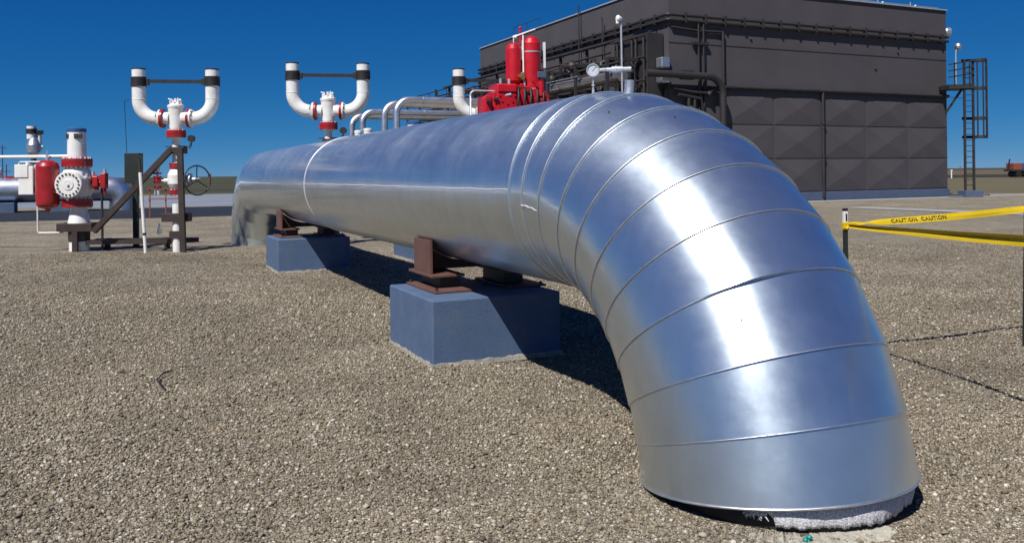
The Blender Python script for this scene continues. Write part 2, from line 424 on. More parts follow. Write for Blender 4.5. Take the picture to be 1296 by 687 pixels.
felt_m = felt_mat(); felt = mb.build('insulation_felt', felt_m, pipe)
so = felt.modifiers.new('thick', 'SOLIDIFY'); so.thickness = .025; so.offset = -1
# frayed end
mb = MB()
for i in range(90):
    a = math.radians(135 + rng.random() * 8); t = rng.random() * .03
    p = ec + (X * math.cos(a) + rad * math.sin(a)) * (R - .03 - rng.random() * .02) + axd * t
    d = Vector(rng.normal(size=3)) * .012 + axd * (.008 + .016 * rng.random())
    mb.tube([p, p + d * .5 + Vector(rng.normal(size=3)) * .004, p + d + Vector(rng.normal(size=3)) * .004], [.0035, .0045, .002], 5)
mb.build('frayed_felt', felt_m, pipe)

# small screws and dents on the cladding
for th, phd in ((16, 120), (25, 100), (60, 128)):
    mb = MB(); p = ring_pt(math.radians(th), math.radians(phd), R - .004); c = ring_pt(math.radians(th), math.radians(phd), 0)
    mb.cyl(p - (p - c).normalized() * .01, p + (p - c).normalized() * .006, .005, n=8); mb.build('rivet', 'dark', pipe)

# nozzle on the crown and the dial thermometer
thn = math.radians(7.9); pn = ring_pt(thn, PI / 2, R - .02)
mb = MB(); mb.lathe(pn, (0, -.10, 1), [(0, .031), (.102, .031), (.102, .026), (.08, .024)], 24, (True, True)); mb.build('vent_nozzle', 'seam', pipe)

g0 = Vector((0.593, 6.117, 2.155))
ga = thing('dial_thermometer', g0 - Z * .01, 'round white faced dial thermometer on a thin stem atop the silver pipe', 'gauge', -.12)
mb = MB(); mb.cyl((0, 0, -.02), (0, 0, .05), .010, n=12); mb.cyl((0, 0, .05), (0, 0, .075), .007, n=12); mb.cyl((0, 0, .075), (0, 0, .085), .014, n=6); mb.cyl((0, 0, .085), (0, 0, .145), .006, n=12); mb.build('stem', 'pale', ga)
gc = Vector((0, 0, .187))
mb = MB(); mb.lathe(gc + Y * .026, -Y, [(0, .040), (.02, .047), (.046, .048), (.05, .046), (.05, .041), (.044, .0405)], 40, (True, False)); mb.build('bezel', 'pale', ga)
mb = MB(); mb.cyl(gc - Y * .010, gc - Y * .017, .0408, n=40); face = mb.build('dial', 'glass', ga)
mb = MB(); mb.bar(gc + Vector((-.006, -.0185, -.008)), gc + Vector((.020, -.0185, .024)), .002, .0015)
for k in range(11):
    a = math.radians(-45 + 27 * k); d = Vector((math.cos(a), 0, math.sin(a)))
    mb.bar(gc + d * .031 - Y * .0182, gc + d * .037 - Y * .0182, .0012, .0012)
mb.build('pointer', 'ink', ga)
mb = MB(); h0 = gc + Vector((.047, 0, .004))
mb.cyl(h0 - X * .012, h0 + X * .02, .011, n=8); mb.cyl(h0 + X * .012, h0 + X * .05, .008, n=12)
for xx in (.022, .036, .050): mb.cyl(h0 + X * xx, h0 + X * (xx + .006), .017, n=6)
mb.cyl(h0 + X * .056, h0 + X * .086, .015, n=16); mb.cyl(h0 + X * .086, h0 + X * .165, .023, n=20); mb.cyl(h0 + X * .112, h0 + X * .120, .027, n=8)
mb.cyl(h0 + X * .165, h0 + X * .205, .017, n=16); mb.cyl(h0 + X * .205, h0 + X * .225, .020, n=6)
mb.build('side_fitting', 'pale', ga)
mb = MB(); e0 = h0 + X * .222
mb.tube([e0, e0 + Vector((.02, .0, -.004)), e0 + Vector((.03, .01, -.03)), e0 + Vector((.028, .015, -.10)), e0 + Vector((.03, .02, -.2))], .006, 8); mb.build('cable', 'rubber', ga)

# ------------------------------------------------------------------ concrete blocks and saddles
def blk(w, l, h, b=.014):
    mb = MB(); mb.box((-w / 2, -l / 2, -.25), (w / 2, l / 2, h), b); return mb
BC = [Vector((-.385, 7.85, 0)), Vector((-3.585, 14.80, 0)), Vector((-1.55, 16.45, 0))]
block0 = tag(blk(1.21, 1.2, .545).build('concrete_block', 'block'), 'large blue grey painted concrete block under the pipe nearest the camera', 'concrete block', 'concrete blocks under the pipework')
block0.location = BC[0]; block0.rotation_euler = (0, 0, RZ)
for c, lab in ((BC[1], 'blue grey concrete block under the pipe near its far bend'), (BC[2], 'blue grey concrete block half seen beneath and behind the pipe')):
    o = block0.copy(); col.objects.link(o); o.location = c; o['label'] = lab
# uneven grout skirts where the blocks meet the gravel
def skirt(parent, w, l):
    mb = MB(); pts = []
    per = []
    for s in range(4):
        for k in range(26):
            f = k / 26
            per.append(((-w / 2 + w * f, -l / 2), (w / 2, -l / 2 + l * f), (w / 2 - w * f, l / 2), (-w / 2, l / 2 - l * f))[s])
    a, b, c = [], [], []
    for x, y in per:
        m = max(abs(x) / (w / 2), abs(y) / (l / 2)); o = .004 + rng.random() * .012
        a.append((x * .99, y * .99, .012 + rng.random() * .02)); b.append((x * (1 + o / (w / 2)), y * (1 + o / (l / 2)), .012 + rng.random() * .012)); c.append((x * (1 + 2.2 * o / (w / 2)), y * (1 + 2.2 * o / (l / 2)), -.02))
    n = len(per)
    mb.add(a + b + c, [(k, (k + 1) % n, n + (k + 1) % n, n + k) for k in range(n)] + [(n + k, n + (k + 1) % n, 2 * n + (k + 1) % n, 2 * n + k) for k in range(n)], False)
    mb.build('grout_skirt', 'skirt', parent)
skirt(block0, 1.21, 1.2)
for o in [o for o in bpy.data.objects if o.name.startswith('concrete_block.')]:
    c = block0.children[0].copy(); col.objects.link(c); c.parent = o

sad = thing('pipe_saddle', (0, 0, 0), 'reddish brown steel saddle holding the pipe above the nearest concrete block', 'pipe support', RZ, 'steel pipe saddles')
zb = .547
def hump(xx): return H - math.sqrt(max(0, (R + .004) ** 2 - xx * xx))
for sg_ in (-1, 1):
    def bx_(x0, x1, y0, y1, z0, z1): a_, b_ = sorted((sg_ * x0 - .05, sg_ * x1 - .05)); return MB().box((a_, y0, z0), (b_, y1, z1), .004)
    bx_(.16, .55, -.43, .37, zb, zb + .022).build('base_plate', 'brown_red', sad)
    bx_(.22, .42, -.20, .30, zb + .0225, zb + .120).build('slide_block', 'dark', sad)
    bx_(.20, .52, -.27, .39, zb + .121, zb + .145).build('flange_plate', 'brown_red', sad)
    x = sg_ * .49 - .05
    MB().box((x - .013, -.18, zb + .1455), (x + .013, .27, hump(abs(x) - .013)), .002).build('side_plate', 'brown_red', sad)
mb = MB(); n = 24; pr = [(-.526 + .952 * i / n) for i in range(n + 1)]; yy = .22
vs = [(x, yy - .01, hump(x)) for x in pr] + [(x, yy - .01, zb + .1455) for x in pr] + [(x, yy + .01, hump(x)) for x in pr] + [(x, yy + .01, zb + .1455) for x in pr]
m_ = n + 1; fs_ = []
for i in range(n):
    fs_ += [(i, i + 1, m_ + i + 1, m_ + i), (2 * m_ + i, 2 * m_ + i + 1, 3 * m_ + i + 1, 3 * m_ + i), (i, i + 1, 2 * m_ + i + 1, 2 * m_ + i), (m_ + i, m_ + i + 1, 3 * m_ + i + 1, 3 * m_ + i)]
mb.add(vs, fs_); mb.build('web_plate', 'brown_red', sad)
for sx in (-.57, .46):
    for sy in (-.39, .33):
        mb = MB(); mb.cyl((sx, sy, zb + .022), (sx, sy, zb + .045), .014, n=6); mb.build('anchor_bolt', 'brown', sad)
def on_axis(s): return PX + W_ * s
sad.location = on_axis(2.3)
dup(sad, on_axis(9.85), RZ, 'small looking brown steel saddle on the block near the far bend')

# ------------------------------------------------------------------ blow-down stack with two upturned arms
def make_stack(loc, rz, label):
    t = thing('vent_stack', loc, label, 'vent stack', rz, 'white vent stacks with two upturned arms')
    mb = MB(); mb.lathe((0, 0, -.1), Z, [(0, .094), (1.12, .094)], 24); mb.lathe((0, 0, 1.36), Z, [(0, .085), (.44, .085)], 24)
    mb.lathe((0, 0, 1.90), Z, [(0, .082), (.50, .082), (.56, .12)], 24)
    mb.build('riser_pipe', 'white', t)
    # arms
    for s in (-1, 1):
        a = MB(); top = 3.91 if s < 0 else 3.89
        a.tube([(s * .33, 0, 2.86), (s * .38, 0, 2.86)] + arc((s * .38, 0, 3.26), .40, (0, 0, -1), (s, 0, 0), 0, PI / 2, 14) + [(s * .78, 0, top)], .142, 24)
        arm = a.build('arm_pipe', 'white', t)
        w = MB(); w.ring((s * .78, 0, 3.27), Z, .142, .006, 28, 6); w.build('weld_bead', 'white', arm)
        c = MB(); c.lathe((s * .78, 0, top), Z, [(0, .143), (.03, .143), (.03, .12), (.012, .11)], 24); c.build('end_cap', 'dark', arm)
        k = MB(); k.lathe((s * .78, 0, 3.55), Z, [(0, .152), (0, .162), (.20, .162), (.20, .152)], 28, (False, False))
        k.box((s * .78 - .05 - s * .17, -.035, 3.58), (s * .78 + .05 - s * .17, .035, 3.72), .004); k.build('clamp_band', 'black', t)
        f = MB(); f.cyl((s * .258, 0, 2.86), (s * .307, 0, 2.86), .205, n=32); f.build('flange', 'red', t)
        f2 = MB(); f2.cyl((s * .309, 0, 2.86), (s * .345, 0, 2.86), .195, n=32); f2.build('flange', 'white', t)
        for q_ in range(10):
            a_ = 2 * PI * q_ / 10; MB().cyl((s * .255, .165 * math.cos(a_), 2.86 + .165 * math.sin(a_)), (s * .365, .165 * math.cos(a_), 2.86 + .165 * math.sin(a_)), .014, n=6).build('bolt', 'white', t)
        n_ = MB(); n_.cyl((s * .13, 0, 2.86), (s * .274, 0, 2.86), .135, n=24); n_.build('branch_neck', 'white', t)
    mb = MB(); mb.bar((-.64, 0, 3.665), (.64, 0, 3.645), .05, .075); mb.build('tie_bar', 'black', t)
    mb = MB(); mb.lathe((0, 0, 2.60), Z, [(0, .12), (.05, .13), (.30, .145), (.46, .16), (.50, .175), (.54, .175), (.56, .13), (.60, .08)], 28); mb.build('valve_body', 'white', t)
    mb = MB(); mb.cyl((0, 0, 3.18), (0, 0, 3.29), .03, n=12); mb.bolts((0, 0, 3.17), Z, .12, .014, .16, 8)
    mb.tube([(-.07, 0, 3.19), (-.08, 0, 3.27), (-.16, 0, 3.28)], .014, 8); mb.tube([(.05, -.03, 3.19), (.06, -.03, 3.30)], .016, 8); mb.ball((.10, -.02, 3.25), .03, 10)
    mb.build('bonnet_fittings', 'white', t)
    mb = MB(); mb.cyl((0, 0, 2.45), (0, 0, 2.525), .205, n=36); mb.cyl((0, 0, 2.531), (0, 0, 2.60), .205, n=36); mb.build('flange', 'red', t)
    mb = MB(); mb.bolts((0, 0, 2.528), Z, .17, .014, .185, 10); mb.build('bolt_ring', 'white', t)
    # gauge ball on a cross tube
    mb = MB(); mb.tube([(-.22, -.02, 2.26), (.30, -.02, 2.25)], .014, 8); mb.cyl((.30, -.02, 2.20), (.30, -.02, 2.32), .012, n=8); mb.build('cross_tube', 'dark', t)
    mb = MB(); mb.cyl((.33, -.06, 2.42), (.33, .02, 2.42), .075, n=24); mb.cyl((.33, -.02, 2.25), (.33, -.02, 2.36), .012, n=8); mb.build('pressure_gauge', 'black', t)
    # upper collar
    mb = MB(); mb.box((-.12, -.12, 2.10), (.20, .12, 2.24), .006); mb.build('pipe_collar', 'brown', t)
    # gate valve
    for zc in (1.84, 1.27):
        mb = MB(); mb.cyl((0, 0, zc - .052), (0, 0, zc - .004), .145, n=28); mb.cyl((0, 0, zc + .004), (0, 0, zc + .052), .145, n=28); mb.build('flange', 'red', t)
        mb = MB(); mb.bolts((0, 0, zc), Z, .12, .012, .14, 10); mb.build('bolt_ring', 'white', t)
    mb = MB(); mb.lathe((0, 0, 1.32), Z, [(0, .10), (.05, .14), (.13, .185), (.32, .185), (.42, .14), (.47, .10)], 24); mb.cyl((0, 0, 1.54), (.26, 0, 1.54), .10, .085, 20); mb.cyl((-.26, 0, 1.52), (0, 0, 1.52), .05, .06, 14)
    mb.build('gate_valve_body', 'white', t)
    mb = MB(); mb.cyl((.26, 0, 1.54), (.31, 0, 1.54), .13, n=20); mb.cyl((.31, 0, 1.54), (.42, 0, 1.54), .05, n=14); mb.cyl((.42, -.05, 1.54), (.52, -.09, 1.56), .02, n=8); mb.build('yoke', 'pale', t)
    ax = Vector((.78, -.62, .05)); hc = Vector((.46, -.06, 1.52))
    mb = MB(); mb.ring(hc, ax, .315, .017, 40, 8)
    d = ax.normalized(); a_ = d.cross(Z).normalized(); b_ = d.cross(a_)
    for k in range(3):
        q_ = a_ * math.cos(2 * PI * k / 3 + .5) + b_ * math.sin(2 * PI * k / 3 + .5); mb.tube([hc, hc + q_ * .15 - d * .02, hc + q_ * .315], .012, 6)
    mb.cyl(hc - d * .03, hc + d * .03, .035, n=12); mb.build('handwheel', 'black', t)
    mb = MB(); q_ = hc + a_ * -.315; mb.cyl(q_ + d * -.02 + Z * -.10, q_ + d * -.02 + Z * .14, .032, n=12); mb.build('wheel_grip', 'brown_red', t)
    # small side valve
    mb = MB(); mb.cyl((-.40, -.02, 1.32), (-.40, -.02, 1.80), .022, n=10); mb.cyl((-.40, -.02, 1.72), (-.40, -.02, 1.86), .05, n=14); mb.tube([(-.40, -.02, 1.52), (-.2, -.01, 1.52)], .02, 8)
    mb.build('bleed_pipe', 'white', t)
    mb = MB()
    for zc in (1.36, 1.47, 1.58, 1.66): mb.cyl((-.40, -.02, zc), (-.40, -.02, zc + .04), .085, n=18)
    mb.ball((-.40, -.02, 1.53), .075, 14); mb.build('bleed_valve', 'red', t)
    mb = MB(); mb.cyl((-.40, -.02, 1.22), (-.40, -.02, 1.33), .06, n=14); mb.build('bleed_plug', 'white', t)
    mb = MB(); mb.box((-.29, -.13, .64), (.28, .13, .82), .006); mb.box((-.13, -.12, .30), (.13, .12, .44), .005); mb.build('pipe_collar', 'brown', t)
    mb = MB(); mb.bar((.145, -.19, 2.22), (.19, -.19, 0.0), .11, .10); mb.build('support_post', 'brown', t)
    mb = MB(); mb.cyl((-.36, -.05, .38), (-.36, -.05, .50), .045, n=12); mb.cyl((-.36, -.05, .50), (-.36, -.05, .60), .018, n=8); mb.build('drain_cap', 'white', t)
    return t
sa = at(223.5, 219.2 + 4.8, 18.3)
stack = make_stack((sa.x, 18.3, 0), .04, 'white vent stack with handwheel standing in the open left of the silver pipe')
sb = at(416.3, 221, 19.6)
dup(stack, (sb.x, 19.6, .12), .05, 'white vent stack whose top shows above the far end of the silver pipe', 1.035)
sc = at(623.5, 221, 20.8)
dup(stack, (sc.x, 20.8, .10), .10, 'white vent stack half hidden behind the red actuator, one arm showing', 1.03)

# steel frame that ties the two left assemblies together
fr = thing('support_frame', (-8.3, 18.25, 0), 'dark brown steel frame with a long diagonal brace between stack and ball valve', 'frame')
def L_(u, v, y): p = at(u, v, y); return Vector((p.x + 8.3, p.y - 18.25, p.z))
mb = MB(); mb.bar(L_(216, 190, 18.15), L_(119, 293, 18.25), .11, .11); mb.build('brace', 'brown', fr)
mb = MB(); mb.bar(Vector((-1.1, .25, .20)), Vector((1.15, .25, .20)), .10, .10); mb.build('lower_beam', 'brown', fr)
mb = MB(); mb.bar(Vector((-1.1, .9, .18)), Vector((1.2, .9, .18)), .10, .10); mb.build('lower_beam', 'brown', fr)
for xx in (-.85, .5):
    mb = MB(); mb.bar(Vector((xx, .2, .21)), Vector((xx, 1.0, .19)), .09, .09); mb.build('cross_beam', 'brown', fr)
for xx, yy in ((-.85, .9), (.5, .9)):
    mb = MB(); mb.bar(Vector((xx, yy, .20)), Vector((xx, yy, -.05)), .10, .10); mb.build('foot', 'brown', fr)

# black panel on a post, leaning stake, thin wire
p = on_ground(172.5, 312)
sg = thing('notice_panel', p, 'back of a plain black rectangular panel on a dark green post', 'sign', .05)
mb = MB(); mb.box((-.06, -.045, -.1), (.06, .045, 1.55), .006); mb.build('post', 'green_dark', sg)
mb = MB(); mb.box((-.225, -.065, 1.46), (.195, -.046, 2.16), .004); mb.build('panel', 'green_dark', sg)
p = on_ground(184.5, 320.5)
st = thing('marker_stake', p, 'thin white stake with a brown top leaning left in front of the frame', 'stake')
mb = MB(); mb.cyl((0, 0, -.05), (-.10, 0, 1.70), .034, n=14); mb.build('shaft', 'white', st)
mb = MB(); mb.cyl((-.1005, 0, 1.69), (-.115, 0, 1.98), .026, n=12); mb.build('top_section', 'brown', st)
mb = MB(); mb.lathe((-.0236, 0, .38), (-.10, 0, 1.75), [(0, .0345), (0, .037), (.05, .037), (.05, .0345)], 14, (False, False)); mb.build('band', 'dark', st)
w0 = at(160.5, 198, 19.7); w1 = at(157.5, 127, 18.6); w2 = at(168, 126.5, 18.35)
mb = MB(); mb.tube([w0, w0 + Z * .1, w1 - Z * .04, w1 + X * .02, w2 + X * .08], .007, 6)
tag(mb.build('vent_wire', 'dark'), 'hair thin dark wire rising from the black panel to the left stack', 'wire')

# ------------------------------------------------------------------ ball valve assembly, far left
dp = at(99.5, 225, 18.54)
bv = thing('ball_valve', (dp.x, 18.54, 0), 'big white ball valve with red flanges, blue capped top and bolted round cover', 'valve', .06)
mb = MB(); mb.cyl((-.03, 0, 2.0), (-.03, 0, 2.62), .195, .185, 32); mb.build('stub_pipe', 'white', bv)
mb = MB(); mb.lathe((-.03, 0, 2.60), Z, [(0, .192), (.07, .197), (.09, .17)], 32); mb.build('cap', 'bluecap', bv)
mb = MB()
for a in (-2.3, -1.25, -.8): mb.box((-.03 + .19 * math.cos(a) - .035, .19 * math.sin(a) - .02, 2.46), (-.03 + .19 * math.cos(a) + .035, .19 * math.sin(a) + .02, 2.56), .004)
mb.build('lifting_lug', 'brown', bv)
for zc in (1.935, 1.06):
    f = MB(); f.cyl((-.03, 0, zc + .003), (-.03, 0, zc + .085), .31, n=44); f.cyl((-.03, 0, zc - .085), (-.03, 0, zc - .003), .31, n=44); f.build('flange', 'red', bv)
    b = MB(); b.bolts((-.03, 0, zc), Z, .27, .018, .24, 18); b.build('bolt_ring', 'white', bv)
mb = MB(); mb.lathe((-.03, 0, 1.14), Z, [(0, .22), (.08, .27), (.22, .335), (.45, .335), (.62, .27), (.70, .22)], 36); mb.cyl((-.04, -.1, 1.46), (-.04, -.36, 1.46), .30, .285, 36); mb.build('valve_body', 'white', bv)
cv = MB(); cv.lathe((-.04, -.355, 1.46), -Y, [(0, .285), (.05, .285), (.065, .27), (.065, .12), (.08, .11), (.08, .03), (.11, .028), (.11, .01)], 40); cvo = cv.build('round_cover', 'white', bv)
for i in range(18):
    a = 2 * PI * i / 18; c_ = Vector((-.04 + .225 * math.cos(a), -.425, 1.46 + .225 * math.sin(a))); MB().cyl(c_ + Y * .02, c_ - Y * .012, .021, n=6).build('bolt', 'dark', cvo)
mb = MB(); mb.bar((-.30, -.35, 1.32), (-.06, -.35, 1.14), .05, .05); mb.build('stiffener_rib', 'white', bv)
mb = MB(); mb.lathe((0, 0, .58), Z, [(0, .235), (.28, .175), (.36, .165), (.40, .16)], 32); mb.build('reducer', 'white', bv)
mb = MB(); mb.cyl((0, 0, -.1), (0, 0, .26), .205, n=28); mb.build('base_pipe', 'white', bv)
mb = MB(); mb.lathe((0, 0, .22), Z, [(0, .215), (.38, .225)], 28); mb.box((-.38, -.235, .44), (.36, .20, .62), .006); mb.bar((.03, -.27, .45), (.03, -.27, -.05), .11, .07); mb.build('base_bracket', 'brown', bv)
mb = MB(); q_ = (-.545, -.25, 0)
mb.lathe((-.555, -.22, .88), Z, [(0, .03), (.06, .07), (.10, .19), (.16, .228), (.22, .232), (.98, .232), (1.05, .20), (1.10, .12), (1.115, .05)], 32); mb.build('gas_bottle', 'red', bv)
mb = MB(); mb.cyl((-.555, -.22, 1.99), (-.555, -.22, 2.10), .035, n=12); mb.cyl((-.64, -.22, 2.05), (-.47, -.22, 2.05), .02, n=10); mb.cyl((-.555, -.22, 2.10), (-.555, -.22, 2.20), .015, n=8); mb.ball((-.50, -.26, 2.06), .035, 10); mb.build('bottle_valve', 'pale', bv)
mb = MB(); mb.box((-1.19, -.18, 1.25), (-.88, .12, 1.86), .012); mb.box((-1.26, -.20, 1.62), (-.98, .10, 1.90), .012); mb.box((-.88, -.12, 1.45), (-.74, .05, 1.90), .01); mb.cyl((-1.05, -.05, 1.90), (-1.05, -.05, 1.96), .04, n=12); mb.build('control_box', 'white', bv)
mb = MB(); mb.box((-.86, -.14, 1.28), (-.70, .04, 1.43), .01); mb.cyl((-.80, -.16, 1.5), (-.80, -.16, 1.7), .025, n=10); mb.tube([(-.82, -.1, 1.45), (-.82, -.1, 1.1)], .016, 8); mb.build('regulator', 'dark', bv)
mb = MB(); mb.tube([(-.83, -.10, 1.20), (-.83, -.10, .50)] + arc((-.79, -.10, .46), .04, (-1, 0, 0), (0, 0, -1), 0, PI / 2, 5) + [(-.30, -.10, .42)], .016, 10); mb.build('drain_tube', 'white', bv)
mb = MB(); mb.tube([(-1.27, .02, 1.72), (-1.27, .02, 1.92)] + arc((-1.23, .02, 1.92), .04, (-1, 0, 0), (0, 0, 1), 0, PI / 2, 5) + [(-.66, .0, 1.96)], .022, 10); mb.build('supply_tube', 'pale', bv)
mb = MB(); mb.tube([(.28, -.05, 1.50), (.62, -.05, 1.50)], .055, 12); mb.box((.32, -.14, 1.40), (.46, .06, 1.64), .02); mb.box((.50, -.13, 1.36), (.62, .05, 1.70), .02); mb.cyl((.40, -.05, 1.33), (.40, -.05, 1.45), .05, n=12); mb.cyl((.58, -.05, 1.24), (.58, -.05, 1.40), .03, n=12); mb.bar((.36, -.1, 1.66), (.60, -.1, 1.52), .05, .05); mb.build('relief_valve', 'red', bv)
for x, y, z in ((.33, -.05, 1.74), (.58, -.05, 1.79), (.17, -.2, 1.73), (.27, -.2, 1.70)): MB().cyl((x, y, z - .09), (x, y, z), .033, n=12).build('knob', 'pale', bv)
mb = MB(); mb.cyl((.50, -.02, -.05), (.50, -.02, 1.36), .026, n=10); mb.build('prop_post', 'dark', bv)
mb = MB(); mb.tube([(-9, 1.2, 2.08), (-2.5, .2, 2.08), (-.26, .02, 2.075), (-.2, .02, 2.075)], .038, 10); mb.build('feed_pipe', 'white', bv)

# ------------------------------------------------------------------ red actuator behind the pipe
ac = thing('valve_actuator', (at(646, 220, 14.4).x, 14.4, .09), 'bright red valve actuator with two upright cylinders behind the silver pipe', 'actuator', .30)
k = 14.4 / F
def A_(u, v): p = at(u, v, 14.4); return (u - 646) * k, p.z
mb = MB(); mb.cyl((0, 0, -.1), (0, 0, 1.6), .17, n=24); mb.build('valve_riser', 'white', ac)
mb = MB(); mb.lathe((0, 0, 1.15), Z, [(0, .20), (.12, .34), (.40, .34), (.52, .22)], 28); mb.build('valve_body', 'white', ac)
mb = MB(); mb.cyl((0, 0, 1.72), (0, 0, 1.86), .33, n=32); mb.cyl((0, 0, 1.00), (0, 0, 1.12), .30, n=32); mb.build('flange', 'red_bright', ac)
x0, zt = A_(607, 117); x1, zb_ = A_(688, 146)
mb = MB(); mb.box((-.52, -.20, 1.99), (-.18, .20, 2.78), .02)
for i, (xa, xb) in enumerate(((-.50, -.38), (-.36, -.24), (-.22, -.10))): mb.box((xa, -.235, 2.15 + .03 * i), (xb, .235, 2.80 + .07 * i), .02)
mb.build('hydraulic_block', 'red_bright', ac)
mb = MB(); mb.box((-.30, -.26, 1.90), (.06, .26, 3.0), .025); mb.bolts((-.12, -.26, 2.80), Y, .13, .02, .03, 8); mb.box((-.28, -.28, 2.86), (.04, -.20, 2.98), .01); mb.build('gear_housing', 'red_bright', ac)
mb = MB(); mb.box((.05, -.22, 1.95), (.56, .22, 2.86), .02)
for i in range(4):
    mb.box((.10 + .11 * i, -.30 + .02 * (i % 2), 2.20), (.17 + .11 * i, .25, 3.00 - .04 * (i % 3)), .012)
    mb.cyl((.10 + .11 * i, -.27, 2.50), (.10 + .11 * i, -.34, 2.50), .035, n=10)
mb.box((.30, -.33, 2.52), (.60, -.2, 2.76), .015); mb.cyl((.47, -.28, 2.8), (.47, -.28, 3.05), .06, n=12); mb.bar((.32, -.30, 3.06), (.58, -.30, 2.78), .05, .05); mb.box((.10, -.26, 2.66), (.28, -.16, 2.90), .01)
mb.build('pump_cluster', 'red_bright', ac)
mb = MB(); mb.lathe((.082, 0, 3.00), Z, [(0, .03), (.03, .11), (.07, .136), (.14, .14), (.61, .14), (.68, .122), (.71, .07), (.725, .02)], 28); mb.build('gas_cylinder', 'red_bright', ac)
mb = MB(); mb.lathe((.385, -.03, 2.66), Z, [(0, .15), (.10, .164), (1.05, .164), (1.13, .118), (1.17, .07), (1.185, .02)], 28); mb.build('oil_cylinder', 'red_bright', ac)
for zc in (3.55, 2.92): MB().lathe((.385, -.03, zc), Z, [(0, .164), (0, .169), (.022, .169), (.022, .164)], 28, (False, False)).build('cylinder_strap', 'pale', ac)
mb = MB(); mb.tube([(.215, -.12, 3.10), (.215, -.12, 3.84)], .016, 8); mb.box((.205, -.10, 3.42), (.265, -.04, 3.76), .006); mb.tube([(.05, -.05, 3.80), (.20, -.08, 3.86), (.46, -.03, 3.96)], .016, 8); mb.tube([(.085, 0, 3.72), (.085, 0, 3.84), (.14, -.03, 3.85)], .012, 8); mb.ball((.10, -.06, 3.81), .028, 10)
mb.build('balance_tube', 'white', ac)
mb = MB(); mb.cyl((.185, -.06, 3.70), (.185, -.06, 3.95), .022, n=10); mb.ball((.185, -.06, 3.97), .03, 10); mb.build('relief_stub', 'red_bright', ac)
mb = MB(); mb.bar((.61, -.06, 3.30), (.61, -.06, 3.74), .035, .05); mb.build('sight_glass', 'white', ac)
mb = MB(); mb.bar((.61, -.06, 2.72), (.61, -.06, 3.298), .03, .045); mb.box((.44, -.21, 3.12), (.585, -.13, 3.22), .006); mb.build('level_bracket', 'plinth', ac)
mb = MB(); mb.box((.15, -.20, 3.08), (.21, -.14, 3.20), .006); mb.cyl((.13, -.16, 3.14), (.13, -.21, 3.14), .03, n=12); mb.build('brass_fitting', mat('brass', (.55, .40, .12), .35, .8), ac)
mb = MB(); mb.tube([(.20, 0, 2.70), (.225, .05, 3.45)], .045, 10); mb.box((.17, -.03, 2.75), (.27, .08, 3.2), .01); mb.build('dark_gap_fill', 'dark', ac)  # dark tube and box stand in for the shade between the cylinders
mb = MB(); mb.tube([(-.70, -.05, 1.3), (-.70, -.05, 2.80)] + arc((-.61, -.05, 2.80), .09, (-1, 0, 0), (0, 0, 1), 0, PI / 2, 8) + [(.0, -.05, 2.885), (.06, -.05, 3.02)], .018, 10); mb.build('vent_tube', 'pale', ac)
for k_ in range(5):
    x = .02 + .11 * k_; MB().tube([(x, -.27, 2.45), (x + .01, -.37, 2.60), (x + .03, -.36, 2.80), (x + .06, -.25, 2.92 + .02 * (k_ % 2))], .022, 8).build('hose', 'rubber', ac)
for x, z in ((-.45, 2.70), (-.32, 2.74), (.10, 2.92), (.24, 2.86), (.50, 2.90)): MB().box((x - .03, -.30, z - .02), (x + .04, -.19, z + .025), .004).build('dark_gap_box', 'dark', ac)  # black boxes painting in shaded recesses among the red parts
for x, z in ((-.05, 3.03), (.22, 3.03), (-.2, 3.03), (.53, 2.95)): MB().cyl((x, -.15, z - .1), (x, -.15, z + .06), .025, n=8).build('bolt', 'pale', ac)
mb = MB(); mb.tube([(-.34, -.20, 2.76), (-.05, -.25, 2.82)], .03, 10); mb.box((-.26, -.25, 2.80), (-.17, -.17, 2.90), .01)
for i in range(5): mb.cyl((-.50 + .05 * i, -.18, 2.66), (-.50 + .05 * i, -.18, 2.72 + .03 * (i % 2)), .014, n=8)
mb.build('hand_pump', 'pale', ac)

# ------------------------------------------------------------------ far silver pipework behind
def u_pipe(u, v, y, r, length, drop, label):
    p = at(u, v, y); t = thing('riser_loop', (p.x, y, 0), label, 'pipe', RZ, 'silver inverted pipe loops behind the big pipe')
    mb = MB(); z = p.z; b = .62
    mb.tube([(0, 0, -.1), (0, 0, z - b)] + arc((b, 0, z - b), b, (-1, 0, 0), (0, 0, 1), 0, PI / 2, 10)[1:] + [(length, 0, z)], r, 20); mb.build('jacket', 'silver', t)
    for zz in (1.4, 3.0): MB().lathe((0, 0, zz), Z, [(0, r), (0, r + .008), (.05, r + .008), (.05, r)], 20, (False, False)).build('jacket_band', 'galv', t)
    for xx in (1.2, 3.5, 6.0): MB().lathe((xx, 0, z), X, [(0, r), (0, r + .008), (.05, r + .008), (.05, r)], 20, (False, False)).build('jacket_band', 'galv', t)
    if drop:
        mb = MB(); mb.cyl((length - .02, 0, z), (length + .38, 0, z), r + .06, n=20); mb.build('end_flange', 'white', t)
        mb = MB(); mb.tube([(length + .3, 0, z), (length + .5, 0, z - .25), (length + .5, 0, -.1)], r * .9, 14); mb.build('return_leg', 'dark', t)
    else:
        mb = MB(); mb.tube([(length - .02, 0, z), (length + .5, 0, z - .2), (length + .6, 0, z - .8), (length + .6, 0, -.1)], r, 14); mb.build('return_leg', 'silver', t)
    return t
u_pipe(501.5, 126, 37.0, .155, 7.4, False, 'tallest silver pipe loop, just right of the second tallest')
u_pipe(486, 131, 38.5, .155, 7.6, False, 'second silver pipe loop, partly behind the tallest one')
u_pipe(458.5, 141.5, 46.0, .17, 8.1, True, 'lower silver loop ending in a white flange')
u_pipe(445, 147.0, 47.5, .17, 8.0, True, 'leftmost and farthest silver loop, half hidden by a white stack arm')
